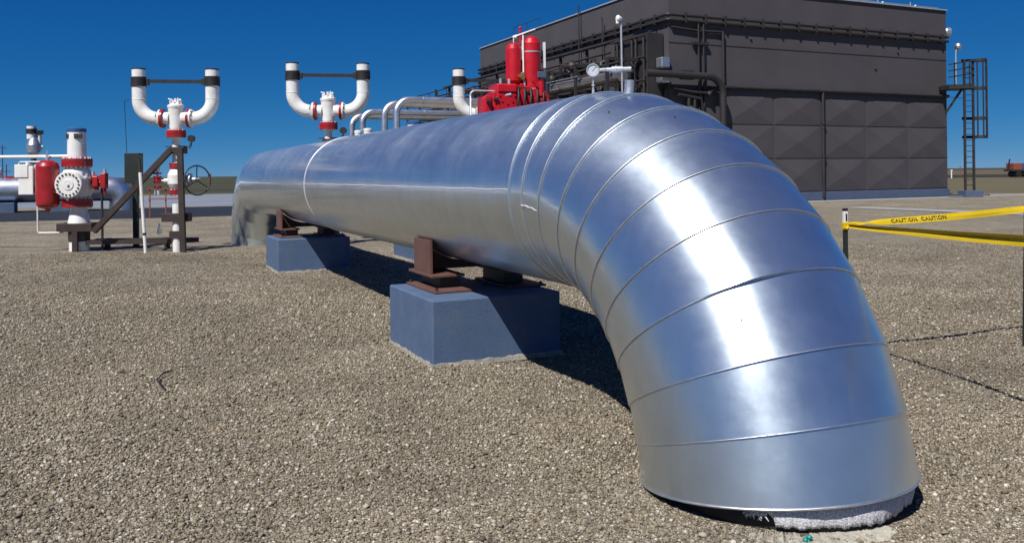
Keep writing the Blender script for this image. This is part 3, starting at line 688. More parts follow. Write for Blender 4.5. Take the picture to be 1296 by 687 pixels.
def capped(u, v, y, r, m, label):
    p = at(u, v, y); t = thing('capped_riser', (p.x, y, 0), label, 'riser pipe', RZ, 'capped white risers beyond the pipe')
    mb = MB(); mb.cyl((0, 0, -.1), (0, 0, p.z - .09), r, n=24); mb.build('riser_pipe', 'white', t)
    mb = MB(); mb.lathe((0, 0, p.z - .09), Z, [(0, r + .012), (.08, r + .012), (.10, r - .03)], 24); mb.build('cap', m, t)
    mb = MB(); mb.cyl((0, 0, p.z - .62), (0, 0, p.z - .48), r + .12, n=24); mb.build('flange', 'red' if m == 'bluecap' else 'dark', t)
capped(524, 154, 25, .20, 'bluecap', 'white riser with a bright blue cap beneath the silver loops')
capped(453.5, 165.5, 30, .13, 'white', 'short white capped riser left of its twin beside a stack')
capped(465.5, 163, 31, .15, 'white', 'short white capped riser right of its twin beside a stack')

# left far silver pipe with its stack
lp = at(0, 241, 40)
fp = thing('distant_pipe', (lp.x, 40, 0), 'long silver clad pipe lying beyond the ball valve at far left', 'pipe', RZ)
zc = lp.z
mb = MB(); mb.tube([(-14, 0, zc), (4.6, 0, zc)] + arc((4.6, 0, zc - .64), .64, (0, 0, 1), (1, 0, 0), 0, PI / 2, 10)[1:] + [(5.24, 0, -.3)], .60, 40); mb.build('jacket', 'silver', fp)
for xx in (-4.2, -.2, 2.2, 3.7): MB().lathe((xx, 0, zc), X, [(0, .60), (0, .612), (.06, .612), (.06, .60)], 40, (False, False)).build('jacket_band', 'galv', fp)
for xx in (.15, -5, 2.6):
    mb = MB(); mb.box((xx - .5, -.8, -.2), (xx + .5, .8, zc - .58), .02); mb.build('support_block', 'block', fp)
mb = MB(); mb.box((.2, -.18, zc + .55), (1.4, .18, zc + .66), .02); mb.build('top_rail', 'red', fp)
mb = MB(); mb.cyl((-.1, 0, zc + .5), (-.1, 0, zc + .85), .25, n=20); mb.ball((-.1, 0, zc + .9), .22, 14); mb.build('nozzle', 'white', fp)
vp = at(43, 224, 41)
vs_ = thing('small_vent', (vp.x, 41, zc + .58), 'small distant white vent with black clamp on the far left pipe', 'vent', RZ)
dz = lambda v: at(43, v, 41).z - zc - .58
mb = MB(); mb.cyl((0, 0, -.05), (0, 0, dz(197)), .12, n=16); mb.build('riser_pipe', 'dark', vs_)
mb = MB(); mb.lathe((0, 0, dz(197)), Z, [(0, .16), (.15, .30), (.5, .32), (.8, .22), (.9, .16)], 20); mb.cyl((0, 0, dz(197) + .4), (.4, 0, dz(197) + .4), .12, n=12); mb.build('vent_valve', 'galv', vs_)
mb = MB(); mb.cyl((-.08, 0, dz(176)), (-.08, 0, dz(160)), .21, n=20); mb.cyl((.24, 0, dz(190)), (.24, 0, dz(168)), .11, n=14); mb.build('outlet_pipe', 'white', vs_)
mb = MB(); mb.lathe((-.08, 0, dz(169)), Z, [(0, .215), (0, .245), (.22, .245), (.22, .215)], 20, (False, False)); mb.box((.0, -.15, dz(170)), (.42, .15, dz(165)), .02); mb.build('clamp_band', 'black', vs_)

# ------------------------------------------------------------------ compressor building
B0 = Vector((7.46, 40.0, 0)); BW, BL, BH = 18.96, 22.8, 10.5
bd = thing('compressor_building', B0, 'huge dark brown windowless building with embossed pyramid wall panels', 'building', RZ - .003)
mb = MB(); mb.box((0, 0, 0), (BW, BL, BH - .02)); mb.build('wall_shell', 'wall', bd)
mb = MB(); mb.box((-.06, -.10, -.3), (BW + .06, BL + .06, .45), .02); mb.build('plinth', 'plinth', bd)
mb = MB(); mb.box((-.07, -.09, BH - .02), (BW + .07, .10, BH + .05), .006); mb.box((-.07, .102, BH - .02), (.12, BL, BH + .05), .006); mb.build('roof_coping', 'pale', bd)
pb = MB(); cw = BW / 6; rh = (5.55 - .47) / 3
for r_ in range(3):
    for c_ in range(6):
        xa, xb = c_ * cw + .05, (c_ + 1) * cw - .05; za, zb2 = .47 + r_ * rh + .04, .47 + (r_ + 1) * rh - .04
        xm, zm = (xa + xb) / 2, (za + zb2) / 2
        pb.add([(xa, -.02, za), (xb, -.02, za), (xb, -.02, zb2), (xa, -.02, zb2), (xm, -.11, zm)], [(0, 1, 4), (1, 2, 4), (2, 3, 4), (3, 0, 4)])
        pb.add([(xa, .0, za), (xb, .0, za), (xb, .0, zb2), (xa, .0, zb2), (xa, -.02, za), (xb, -.02, za), (xb, -.02, zb2), (xa, -.02, zb2)], [(0, 1, 5, 4), (1, 2, 6, 5), (2, 3, 7, 6), (3, 0, 4, 7)])
pb.build('pyramid_panels', 'wall', bd)
pb = MB()
for r_ in range(3):
    for c_ in range(7):
        ya, yb = c_ * BL / 7 + .05, (c_ + 1) * BL / 7 - .05; za, zb2 = .47 + r_ * rh + .04, .47 + (r_ + 1) * rh - .04
        ym, zm = (ya + yb) / 2, (za + zb2) / 2
        pb.add([(-.02, ya, za), (-.02, yb, za), (-.02, yb, zb2), (-.02, ya, zb2), (-.11, ym, zm)], [(0, 1, 4), (1, 2, 4), (2, 3, 4), (3, 0, 4)])
pb.build('pyramid_panels', 'wall', bd)
mb = MB(); mb.box((-.08, -.09, 5.56), (BW + .06, -.002, 5.70), .01); mb.box((-.08, 0, 5.56), (-.002, BL, 5.70), .01); mb.build('string_course', 'wall_dark', bd)
mb = MB(); mb.tube([(3.1, -.16, 5.66), (BW - .02, -.16, 5.66)], .07, 8)
for i in range(9): mb.box((3.6 + i * 1.85, -.22, 5.60), (3.72 + i * 1.85, -.10, 5.72))
mb.build('conduit', 'wall_dark', bd)
for z in (8.98, 8.74):
    mb = MB(); mb.tube([(BW - .02, -.14, z), (0, -.14, z)] + arc((0, 0, z), .14, (0, -1, 0), (-1, 0, 0), 0, PI / 2, 5)[1:] + [(-.14, BL, z)], .085, 8); mb.build('conduit', 'wall_dark', bd)
for i in range(16): MB().box((.8 + i * 1.17, -.235, 8.62), (.9 + i * 1.17, -.03, 9.10)).build('conduit_clip', 'wall_dark', bd)
for i in range(19): MB().box((-.235, .8 + i * 1.17, 8.62), (-.03, .9 + i * 1.17, 9.10)).build('conduit_clip', 'wall_dark', bd)
mb = MB(); mb.box((0.0, -.014, 7.66), (BW, -.001, 7.70)); mb.build('panel_joint', 'wall_dark', bd)
for xx in (3.16, 6.32, 9.48, 12.64, 15.8):
    MB().box((xx - .01, -.008, 5.71), (xx + .01, -.001, 7.655)).build('panel_joint', 'wall', bd); MB().box((xx - .01, -.008, 7.705), (xx + .01, -.001, BH - .03)).build('panel_joint', 'wall', bd)
mb = MB(); mb.tube([(9.50, -.14, 5.6), (9.50, -.14, .2)], .075, 8); mb.bolts((9.5, -.16, 4.0), Z, .01, .11, .12, 1); mb.bolts((9.5, -.16, 2.3), Z, .01, .11, .12, 1); mb.build('downpipe', 'wall_dark', bd)
for xx in (1.62, 1.92):
    mb = MB(); mb.tube([(xx, -.14, 8.7), (xx, -.14, 3.0)], .05, 8); mb.build('downpipe', 'wall_dark', bd)
mb = MB(); mb.tube([(3.10, -.12, 8.35), (3.10, -.12, 3.0)], .07, 8); mb.build('downpipe', 'wall_dark', bd)
mb = MB(); mb.tube([(.1, -.1, 8.40), (1.7, -.1, 8.30), (3.1, -.1, 8.32)], .055, 8); mb.box((1.3, -.2, 7.62), (2.2, -.04, 7.76)); mb.bar((1.7, -.1, 8.46), (2.95, -.1, 8.22), .04, .08); mb.build('conduit', 'wall_dark', bd)
mb = MB(); mb.tube([(-1.6, -.45, 6.12), (-.4, -.45, 6.12), (1.35, -.45, 6.10)] + arc((1.9, -.45, 5.2), .90, (0, 0, 1), (1, 0, 0), 0, PI / 2, 12)[1:] + [(2.8, -.45, -.1)], .17, 16); mb.build('large_conduit', 'wall_dark', bd)
mb = MB(); mb.tube([(.0, -.3, 5.5), (1.0, -.3, 5.35), (2.1, -.3, 5.30), (2.4, -.3, 5.6), (2.6, -.3, 5.55)], .07, 8); mb.tube([(.3, -.3, 5.2), (1.6, -.3, 5.05), (1.75, -.3, 4.2)], .08, 8); mb.tube([(.9, -.3, 5.05), (.9, -.3, 3.6)], .09, 8); mb.tube([(1.25, -.3, 5.0), (1.2, -.3, 3.6)], .07, 8); mb.ball((1.0, -.32, 4.5), .2, 12); mb.ball((2.1, -.3, 5.28), .14, 10); mb.box((.35, -.5, 5.9), (1.1, -.3, 6.35), .03); mb.build('valve_piping', 'wall_dark', bd)
for xx, z in ((4.9, 8.1), (15.1, 7.95), (13.4, 7.0)): MB().ball((xx, -.02, z), .07, 8).build('wall_stud', 'wall_dark', bd)
# tall thin flues up the left face
for yy, z1 in ((8.1, 10.9), (5.6, 9.8), (13.5, 9.3), (19.4, 8.6)):
    mb = MB(); mb.tube([(-.25, yy, 3.5), (-.25, yy, z1)], .038, 8); mb.build('flue', 'wall_dark', bd)
mb = MB(); mb.tube([(.0, 17.2, BH + .6), (.0, 13.5, BH + .6)], .02, 6)
for yy in (17.2, 15.3, 13.5): mb.tube([(.05, yy, BH), (.05, yy, BH + .6)], .02, 6)
mb.build('roof_rail', 'wall_dark', bd)
mb = MB()
for xx in (11.6, 14.0, 16.5): mb.tube([(xx, .3, BH), (xx, .3, BH + .35)], .03, 6); mb.ball((xx, -.02, BH + .07), .09, 8)
mb.tube([(11.0, .3, BH + .18), (18.7, .3, BH + .18)], .018, 6); mb.build('roof_rail', 'pale', bd)
# dark intake housing near the corner
mb = MB(); mb.box((-1.0, .35, 5.0), (-.05, 3.2, 8.15), .03); mb.build('intake_housing', 'wall_dark', bd)
mb = MB()
for yy in (.45, 1.1, 1.45, 2.3, 2.75): mb.tube([(-1.12, yy, 3.0), (-1.12, yy, 8.0)], .06, 8)
for z in (5.9, 7.0, 8.0): mb.tube([(-1.16, .3, z), (-1.16, 3.3, z)], .045, 8)
mb.build('intake_pipes', 'brown', bd)
MB().box((-.55, -.2, 6.45), (-.06, .3, 6.95), .06).build('junction_box', 'galv', bd); MB().box((-.55, -.2, 5.75), (-.06, .3, 6.1), .06).build('junction_box', 'galv', bd)

# things at the right corner of the building
CX = lambda x, y, z: B0 + Matrix.Rotation(RZ - .003, 3, 'Z') @ Vector((x, y, z))
p = CX(BW + .05, .4, at(1207, 39, 48).z)
hn = thing('warning_horn', p, 'grey drum shaped horn sticking out near the roof corner', 'horn', RZ)
mb = MB(); mb.cyl((-.05, 0, 0), (.30, 0, 0), .14, n=16); mb.cyl((.0, 0, -.3), (.0, 0, .2), .05, n=8); mb.build('bracket', 'wall_dark', hn)
mb = MB(); mb.lathe((.25, 0, 0), (1, -.35, 0), [(0, .20), (.10, .25), (.34, .27), (.37, .24), (.33, .08)], 24); mb.build('drum', 'galv', hn)
p = CX(BW + .02, .5, at(1205, 70, 48).z)
o = tag(MB().box((-.02, -.25, -.40), (.28, .3, .35), .03).build('junction_box', 'brown'), 'small brown box on the wall below the horn', 'box'); o.location = p; o.rotation_euler = (0, 0, RZ)

ld_y = 47.3; lb = on_ground(1227.5, 249.5)
ld = thing('cage_ladder', (lb.x, lb.y, 0), 'dark steel ladder with safety cage and landing at the building corner', 'ladder', .0)
def q3(u, v): p = at(u, v, lb.y); return Vector((p.x - lb.x, 0, p.z))
la, lbx = q3(1222, 250).x, q3(1233, 250).x
for xx in (la, lbx):
    mb = MB(); mb.bar((xx, 0, -.1), (xx, 0, 7.55), .11, .09); mb.build('stile', 'dark', ld)
mb = MB()
for i in range(23): mb.cyl((la, 0, .35 + i * .31), (lbx, 0, .35 + i * .31), .022, n=6)
mb.build('rungs', 'dark', ld)
zt, z1, z2, z3 = q3(1240, 77).z, q3(1240, 112).z, q3(1240, 150).z, q3(1240, 173.5).z
xr = q3(1248, 100).x
for z in (zt, z1, z2, z3):
    mb = MB(); pts = [(la - .15, 0, z)] + [(lbx + .02, -.38 * math.sin(0), z)] + arc(((lbx + xr) / 2, 0, z), (xr - lbx) / 2, (-1, 0, 0), (0, -1, 0), 0, PI, 10) + [(lbx + .02, .1, z)]
    for a_, b_ in zip(pts[:-1], pts[1:]): mb.bar(a_, b_, .03, .16)
    mb.bar((la - .15, 0, z), (xr, .0, z), .03, .13)
    mb.build('cage_hoop', 'dark', ld)
for i in range(5):
    a_ = PI * i / 4; cx_ = (lbx + xr) / 2 - (xr - lbx) / 2 * math.cos(a_); cy = -(xr - lbx) / 2 * math.sin(a_)
    mb = MB(); mb.bar((cx_, cy, z3), (cx_ + .0, cy, zt), .07, .04); mb.build('cage_strap', 'dark', ld)
xl = q3(1200, 108).x
mb = MB(); mb.box((xl, -.1, z1 - .02), (lbx + .05, 1.2, z1 + .22), .01); mb.build('landing', 'dark', ld)
for v in (80, 88, 96):
    mb = MB(); z = q3(1215, v).z; mb.bar((xl, -.1, z - .1), (lbx, -.1, z + .12), .06, .07); mb.build('handrail', 'dark', ld)
for u in (1207, 1219, 1226):
    mb = MB(); mb.bar((q3(u, 90).x, -.1, z1 + .2), (q3(u, 90).x, -.1, q3(u, 80).z), .06, .06); mb.build('rail_post', 'dark', ld)
mb = MB(); mb.bar((q3(1221, 113).x, .3, z1), (xl, .3, q3(1200, 143).z), .10, .10); mb.bar((xl, .0, q3(1200, 123).z), (la, .0, q3(1222, 125).z), .03, .03); mb.build('landing_brace', 'dark', ld)
mb = MB(); mb.box((la - .18, -.4, -.2), (lbx + .3, .5, .36), .02); mb.box((la - .9, -.1, -.05), (la - .15, .1, .1), .02); mb.build('footing', 'plinth', ld)
lz = at(1222, 57, lb.y).z
lm = thing('yard_lamp', (at(1218.5, 100, lb.y).x, lb.y + .7, z1 + .2), 'white globe lamp on a thin pole above the ladder landing', 'lamp')
mb = MB(); mb.tube([(0, 0, 0), (0, 0, lz - z1 - .5), (.12, 0, lz - z1 - .1)], .035, 8); mb.build('pole', 'pale', lm)
mb = MB(); mb.lathe((.14, 0, lz - z1 - .42), Z, [(0, .06), (.12, .16), (.25, .20), (.36, .16), (.43, .06)], 18); mb.build('lamp_head', 'galv', lm)
# thin lamp post in front of the long wall
pp = at(788, 60, 33)
lm = thing('yard_lamp', (pp.x, 33, 0), 'floodlight on a thin pale pole before the long wall', 'lamp')
zt_ = at(787, 24, 33).z
mb = MB(); mb.tube([(0, 0, -.1), (-.05, 0, zt_)], .04, 10); mb.build('pole', 'pale', lm)
mb = MB(); mb.lathe((-.02, 0, zt_ - .02), (-1, -.3, .1), [(0, .05), (.05, .09), (.16, .14), (.22, .12), (.25, .03)], 16); mb.cyl((-.20, -.06, zt_ - .20), (-.20, -.06, zt_ - .05), .06, n=12); mb.build('lamp_head', 'white', lm)

# pipe rack along the long wall
pr_ = thing('pipe_rack', CX(-1.9, 0, 0), 'dark steel pipe rack crowded with pipes and railings along the building wall', 'pipe rack', RZ - .003)
mb = MB(); mb.tube([(-.3, .6, 6.1), (-.3, 24, 6.1)], .30, 16); mb.build('insulated_line', 'dullsilver', pr_)
for i, (x, z, r_) in enumerate(((.5, 6.6, .10), (1.0, 7.05, .08), (1.3, 8.25, .10), (.2, 5.3, .14), (1.0, 5.0, .12), (-.7, 5.2, .10), (1.4, 7.75, .06), (.8, 5.9, .12))):
    mb = MB(); mb.tube([(x, .8 + .6 * i, z), (x, 31 - (i % 3) * 1.2, z)], r_, 8); mb.build('line_pipe', 'dark' if i % 3 else 'brown', pr_)
for i in range(11):
    yy = .9 + i * 3.0
    for x in (-.95, 1.45):
        mb = MB(); mb.bar((x, yy, -.1), (x, yy, 6.9 if x < 0 else 8.35), .14, .14); mb.build('rack_post', 'dark', pr_)
    mb = MB()
    for z in (4.8, 5.65, 6.9): mb.bar((-.95, yy, z), (1.45, yy, z), .12, .14)
    mb.build('cross_beam', 'dark', pr_)
mb = MB(); mb.box((-1.1, .6, 4.55), (1.5, 31, 4.66)); mb.build('deck', 'dark', pr_)
for z in (6.35, 6.95):
    mb = MB(); mb.tube([(-1.0, 3.6, z), (-1.0, 32, z)], .03, 6); mb.build('handrail', 'galv' if z < 6.5 else 'dark', pr_)
mb = MB(); mb.tube([(-1.0, 22, 7.5), (-1.0, 33, 7.5)], .035, 6)
for i in range(7): mb.tube([(-1.0, 22 + i * 1.8, 6.9), (-1.0, 22 + i * 1.8, 7.5)], .03, 6)
mb.build('handrail', 'dark', pr_)
for i in range(10):
    yy = 4.2 + i * 2.3; z = 7.0 + .25 * math.sin(i * 2.1); r_ = .22 + .06 * math.sin(i * 1.3)
    mb = MB(); mb.ball((.3, yy, z), r_, 12); mb.cyl((.3, yy, z - .9), (.3, yy, z + .35), .09, n=10); mb.cyl((.0, yy, z), (-.35, yy, z), .12, n=12); mb.build('valve', 'brown' if i % 2 else 'dark', pr_)
for i in range(6):
    yy = 5 + i * 3.4; mb = MB(); mb.tube([(1.2, yy, 4.7), (1.2, yy, 7.3), (1.9, yy, 7.5)], .13, 10); mb.build('riser', 'dark', pr_)
mb = MB(); mb.box((-.9, 23.5, 2.4), (1.4, 31, 4.5), .05); mb.box((-.5, 24.5, 4.9), (1.2, 27.5, 6.4), .05); mb.build('equipment_housing', 'wall_dark', pr_)

# ------------------------------------------------------------------ tape, stakes, cables, scraps
P1 = Vector((2.745, 7.0, 0))
tp = thing('tape_stake', P1, 'dark stake with white top carrying both yellow tape strands beside the big elbow', 'stake', .2, 'stakes for the caution tape')
mb = MB(); mb.box((-.017, -.012, -.2), (.017, .012, 1.13), .002); mb.build('stake_shaft', 'green_dark', tp)
mb = MB(); mb.box((-.018, -.013, 1.131), (.018, .013, 1.255), .002); mb.build('white_top', 'white', tp)
mb = MB(); mb.box((-.019, -.014, 1.257), (.019, .014, 1.278), .002); mb.build('top_cap', 'ink', tp)
mb = MB(); mb.box((-.004, -.016, 1.175), (.009, -.0135, 1.235)); mb.build('top_mark', 'ink', tp)
S1 = Vector((4.60, 7.63, 0))
ts = thing('tape_stake', S1, 'dark stake at the right edge of the photo, only its foot and shadow showing', 'stake', .3, 'stakes for the caution tape')
mb = MB(); mb.bar((0, 0, -.1), (.13, .08, 1.27), .045, .03); mb.build('stake_shaft', 'green_dark', ts)
S2 = Vector((4.71, 7.745, 0)); S3 = Vector((3.33, 3.0, 0))

def ribbon(a, b, w, sag, twist, fold, label, n=60, seed=0, drop0=0.0):
    a, b = Vector(a), Vector(b); mb = MB(); rows = []; rr = random.Random(seed)
    d = (b - a); side = Vector((-d.y, d.x, 0)).normalized()
    for i in range(n + 1):
        f = i / n; c = a.lerp(b, f) - Z * sag * 4 * f * (1 - f)
        an = twist(f); up = Z * math.cos(an) + side * math.sin(an); nrm = side * math.cos(an) - Z * math.sin(an)
        ww = w * (.38 + .62 * min(1, f / drop0) ** .7) if drop0 else w
        fo = fold * (1 + .3 * math.sin(f * 17 + seed))
        rows.append([c + up * ww * .5 + nrm * fo * .3, c + up * ww * .2 - nrm * fo * .2, c - nrm * fo, c - up * ww * .25 - nrm * fo * .1, c - up * ww * .5 + nrm * fo * .4])
    k = 5
    mb.add([p for r_ in rows for p in r_], [(i * k + j, i * k + j + 1, (i + 1) * k + j + 1, (i + 1) * k + j) for i in range(n) for j in range(k - 1)], False)
    o = mb.build('caution_tape', 'yellow'); tag(o, label, 'caution tape', 'strands of yellow caution tape')
    so = o.modifiers.new('thick', 'SOLIDIFY'); so.thickness = .0012
    return o, rows
tA, rowsA = ribbon(P1 + Vector((.02, 0, 1.150)), S2 + Vector((0, 0, 1.225)), .062, .014, lambda f: .35 * math.sin(f * 6.0) + 1.1 * math.exp(-((f - .09) / .05) ** 2) + .75 * f, .003, 'upper yellow tape strand with black lettering, rising towards the right edge', seed=2, n=120, drop0=.3)
tB, _ = ribbon(P1 + Vector((.02, -.01, 1.135)), S3 + Vector((0, 0, 1.25)), .078, .025, lambda f: -.25 + .12 * math.sin(f * 5 + 1), -.014, 'lower yellow tape strand dropping towards the right edge in front of the gravel', seed=1, drop0=.55)
mb = MB(); mb.box((-.023, -.018, 1.10), (.023, .018, 1.165), .004); mb.tube([(-.024, -.016, 1.12), (.0, -.022, 1.11), (.026, -.016, 1.145)], .010, 8); mb.build('tape_wrap', 'yellow', tp)
# lettering on the upper strand
def letters():
    cu = bpy.data.curves.new('lettering', 'FONT'); cu.body = 'CAUTION  CAUTION'; cu.size = 1.0; cu.space_character = 1.08; cu.offset = .03
    ob = bpy.data.objects.new('lettering', cu); col.objects.link(ob)
    dg = bpy.context.evaluated_depsgraph_get(); me = bpy.data.meshes.new_from_object(ob.evaluated_get(dg))
    bpy.data.objects.remove(ob); bpy.data.curves.remove(cu)
    co = np.array([v.co[:] for v in me.vertices]); W = co[:, 0].max(); f0, f1 = .22, .52
    nA = len(rowsA) - 1
    for v in me.vertices:
        f = f0 + (f1 - f0) * v.co.x / W; i = min(nA - 1, int(f * nA)); g = f * nA - i
        ra = [rowsA[i][j].lerp(rowsA[i + 1][j], g) for j in range(5)]
        h_ = .24 + v.co.y * .85                 # 0 bottom .. 1 top edge of the strand
        s = (1 - h_) * 4; j = max(0, min(3, int(s))); q_ = ra[j].lerp(ra[j + 1], s - j)
        nr = (rowsA[i + 1][2] - rowsA[i][2]).cross(ra[0] - ra[4]).normalized()
        if nr.y > 0: nr = -nr
        v.co = q_ + nr * .003
    me.materials.append(M['ink']); o = bpy.data.objects.new('lettering', me); col.objects.link(o); o.parent = tA
letters()

def cable(px, r, label, name, cat, group=None, z=.010, wob=.004):
    pts = [on_ground(u, v) for u, v in px]; out = []
    for a, b in zip(pts[:-1], pts[1:]):
        for i in range(10):
            f = i / 10; q_ = a.lerp(b, f); q_.z = z + .004 * math.sin(len(out) * .9); q_ += Vector((rng.normal() * wob, rng.normal() * wob, 0)); out.append(q_)
    out.append(pts[-1] + Z * .004)
    mb = MB(); mb.tube(out, r, 8); return tag(mb.build(name, 'rubber'), label, cat, group)
cable([(218, 471), (210, 472), (205, 475), (199, 482), (203, 488), (209, 494)], .006, 'short bent black twig lying alone on the open gravel', 'bent_twig', 'twig', z=.012, wob=.0012)
# concrete pad rim and a scrap at the foot of the elbow
pc = PX + W_ * (-(RB)) ; pc = Vector((pc.x, pc.y, 0))
def gz0(r): return -.055 * math.exp(-max(0, r - .70) ** 2 / .05)
def pad():
    mb = MB(); n = 150; a0, a1 = math.radians(236), math.radians(301)
    ins, outs, lo = [], [], []
    for i in range(n + 1):
        f = i / n; a = a0 + (a1 - a0) * f
        d = Vector((math.cos(a), math.sin(a), 0)); e = min(1, f * 5, (1 - f) * 5)
        nz = .5 * math.sin(f * 23) + .3 * math.sin(f * 51 + 1) + rng.normal() * .22
        ro = R + (.03 + .06 * math.sin(f * PI) + .030 * nz) * e
        ins.append(pc + d * (R - .12) + Z * (gz0(R - .12) + .012)); outs.append(pc + d * ro + Z * (gz0(ro) + .014 + .004 * rng.normal())); lo.append(pc + d * (ro + .03) + Z * (gz0(ro) - .02))
    k = n + 1
    mb.add(ins + outs + lo, [(i, i + 1, k + i + 1, k + i) for i in range(n)] + [(k + i, k + i + 1, 2 * k + i + 1, 2 * k + i) for i in range(n)], False)
    return mb.build('grout_pad', 'cream')
tag(pad(), 'ragged cream grout showing through gravel at the foot of the elbow', 'grout pad')
sp = [on_ground(u, v, -.04) for u, v in ((924, 667), (950, 673), (972, 680), (986, 687), (978, 688), (952, 680), (934, 673))]
mb = MB(); m_ = sum(sp, Vector()) / len(sp); n = len(sp)
mb.add([p + Z * (gz0((p - pc).length) + .016) for p in sp] + [p + (p - m_) * .12 + Z * (gz0((p - pc).length) - .004) for p in sp], [tuple(range(n))] + [(i, (i + 1) % n, n + (i + 1) % n, n + i) for i in range(n)])
tag(mb.build('felt_scrap', 'concrete'), 'pale sliver of loose felt on the gravel before the elbow', 'scrap')
tc_ = on_ground(1023, 684, -.04)
mb = MB(); 
for i in range(4): mb.ball(tc_ + Vector((rng.normal() * .008, rng.normal() * .006, .004 + .005 * i)), .012 + .003 * rng.random(), 8, .8)
tag(mb.build('plastic_scrap', 'teal'), 'tiny teal plastic scrap on the gravel at the elbow foot', 'scrap')

# ------------------------------------------------------------------ ground
def sheet(name, poly, z, m, label=None):
    me = bpy.data.meshes.new(name); me.from_pydata([(x, y, z) for x, y in poly], [], [tuple(range(len(poly)))]); me.update()
    if me.polygons[0].normal.z < 0: me.flip_normals()
    me.materials.append(m if not isinstance(m, str) else M[m]); o = bpy.data.objects.new(name, me); col.objects.link(o); o['kind'] = 'structure'; return o
def grect(p, e, s0, s1, t0, t1):
    p = Vector((p[0], p[1], 0)); w = Vector((-e.y, e.x, 0)); return [((p + e * s + w * t).x, (p + e * s + w * t).y) for s, t in ((s0, t0), (s1, t0), (s1, t1), (s0, t1))]
sheet('ground', [(-6000, -300), (6000, -300), (6000, 9000), (-6000, 9000)], -.16, field_mat('far_grass', [(.045, .052, .034), (.075, .075, .045), (.055, .062, .042)], .01, .05))
fm = field_mat('dry_grass', [(.10, .092, .055), (.16, .14, .085), (.125, .115, .07), (.20, .175, .11)], .06, .5)
sheet('grass_field', [(8, 44), (400, 44), (400, 150), (8, 150)], -.10, fm)
sheet('grass_verge', [(-260, 66), (8, 66), (8, 84), (-260, 90)], -.10, fm)
sheet('far_field', [(8, 152), (900, 152), (900, 210), (8, 210)], -.10, field_mat('dark_crop', [(.03, .034, .028), (.055, .055, .04)], .02, .3))
sheet('plain', [(8, 212), (1500, 212), (1500, 700), (8, 700)], -.10, field_mat('stubble', [(.12, .09, .065), (.16, .125, .085)], .01, .1))
sheet('concrete_apron', grect((-19, 31.5), E_, -90, 18, 8.5, 45), -.012, mat('pale_yard_surface', (.22, .25, .305), .85, var=.12, scale=.3))
rd = sheet('road', grect((-19, 31.5), Vector((math.cos(.352), math.sin(.352), 0)), -90, 17, 0, 11.5), .012, 'asphalt')
GM = gravel_mat(); SM = stone_mat()
# gravel yard: gently uneven sheet
def gz(x, y):
    dd_ = np.maximum(0, np.hypot(x - pc.x, y - pc.y) - .70)
    return -.055 * np.exp(-dd_ ** 2 / .05) + .018 * np.sin(x * .9 + 1.3 * np.sin(y * .7)) * np.sin(y * 1.9 + x * .5) + .010 * np.sin(x * 1.7 + .6 * np.sin(y * 1.1)) * np.sin(y * 1.3 + 1) + .006 * np.sin(x * 4.1 + y * 2.3) - .006
nx, ny = 420, 380
gx = np.linspace(-14, 14, nx); gy = np.linspace(1.0, 26, ny)
GX, GY = np.meshgrid(gx, gy)
fade = np.clip((26 - GY) / 8, 0, 1) * np.clip((14 - np.abs(GX)) / 3, 0, 1)
GZ = gz(GX, GY) * fade
vs = np.stack([GX, GY, GZ], -1).reshape(-1, 3)
idx = np.arange(nx * ny).reshape(ny, nx)
fc = np.stack([idx[:-1, :-1], idx[:-1, 1:], idx[1:, 1:], idx[1:, :-1]], -1).reshape(-1, 4)
me = bpy.data.meshes.new('gravel_yard')
outer = [(-60, -8), (60, -8), (60, 52), (-60, 52)]
base = len(vs)
V_ = vs.tolist() + [(x, y, 0) for x, y in ((-60, -20), (60, -20), (70, 46), (24, 54), (9, 46), (-4, 46), (-60, 46), (-14, 1.0), (14, 1.0), (14, 26), (-14, 26))]
o_ = base
Fc = fc.tolist() + [(o_ + 0, o_ + 1, o_ + 8, o_ + 7), (o_ + 1, o_ + 2, o_ + 9, o_ + 8), (o_ + 2, o_ + 3, o_ + 4, o_ + 5, o_ + 10, o_ + 9), (o_ + 5, o_ + 6, o_ + 0, o_ + 7, o_ + 10)]
me.from_pydata(V_, [], Fc); me.update(); me.polygons.foreach_set('use_smooth', [True] * len(Fc)); me.materials.append(GM)
gy_o = bpy.data.objects.new('gravel_yard', me); col.objects.link(gy_o); gy_o['kind'] = 'structure'
# walkways
pw = mat('pale_concrete_walk', (.36, .365, .38), .85, var=.1, scale=.8)
sheet('footpath', grect((B0.x, B0.y), E_, -1.5, 40, -1.6, -.35), .012, pw)
p2 = on_ground(1296, 271.5)
sheet('footpath', grect((p2.x, p2.y), -W_, -7.4, 12, -.55, .75), .016, pw)

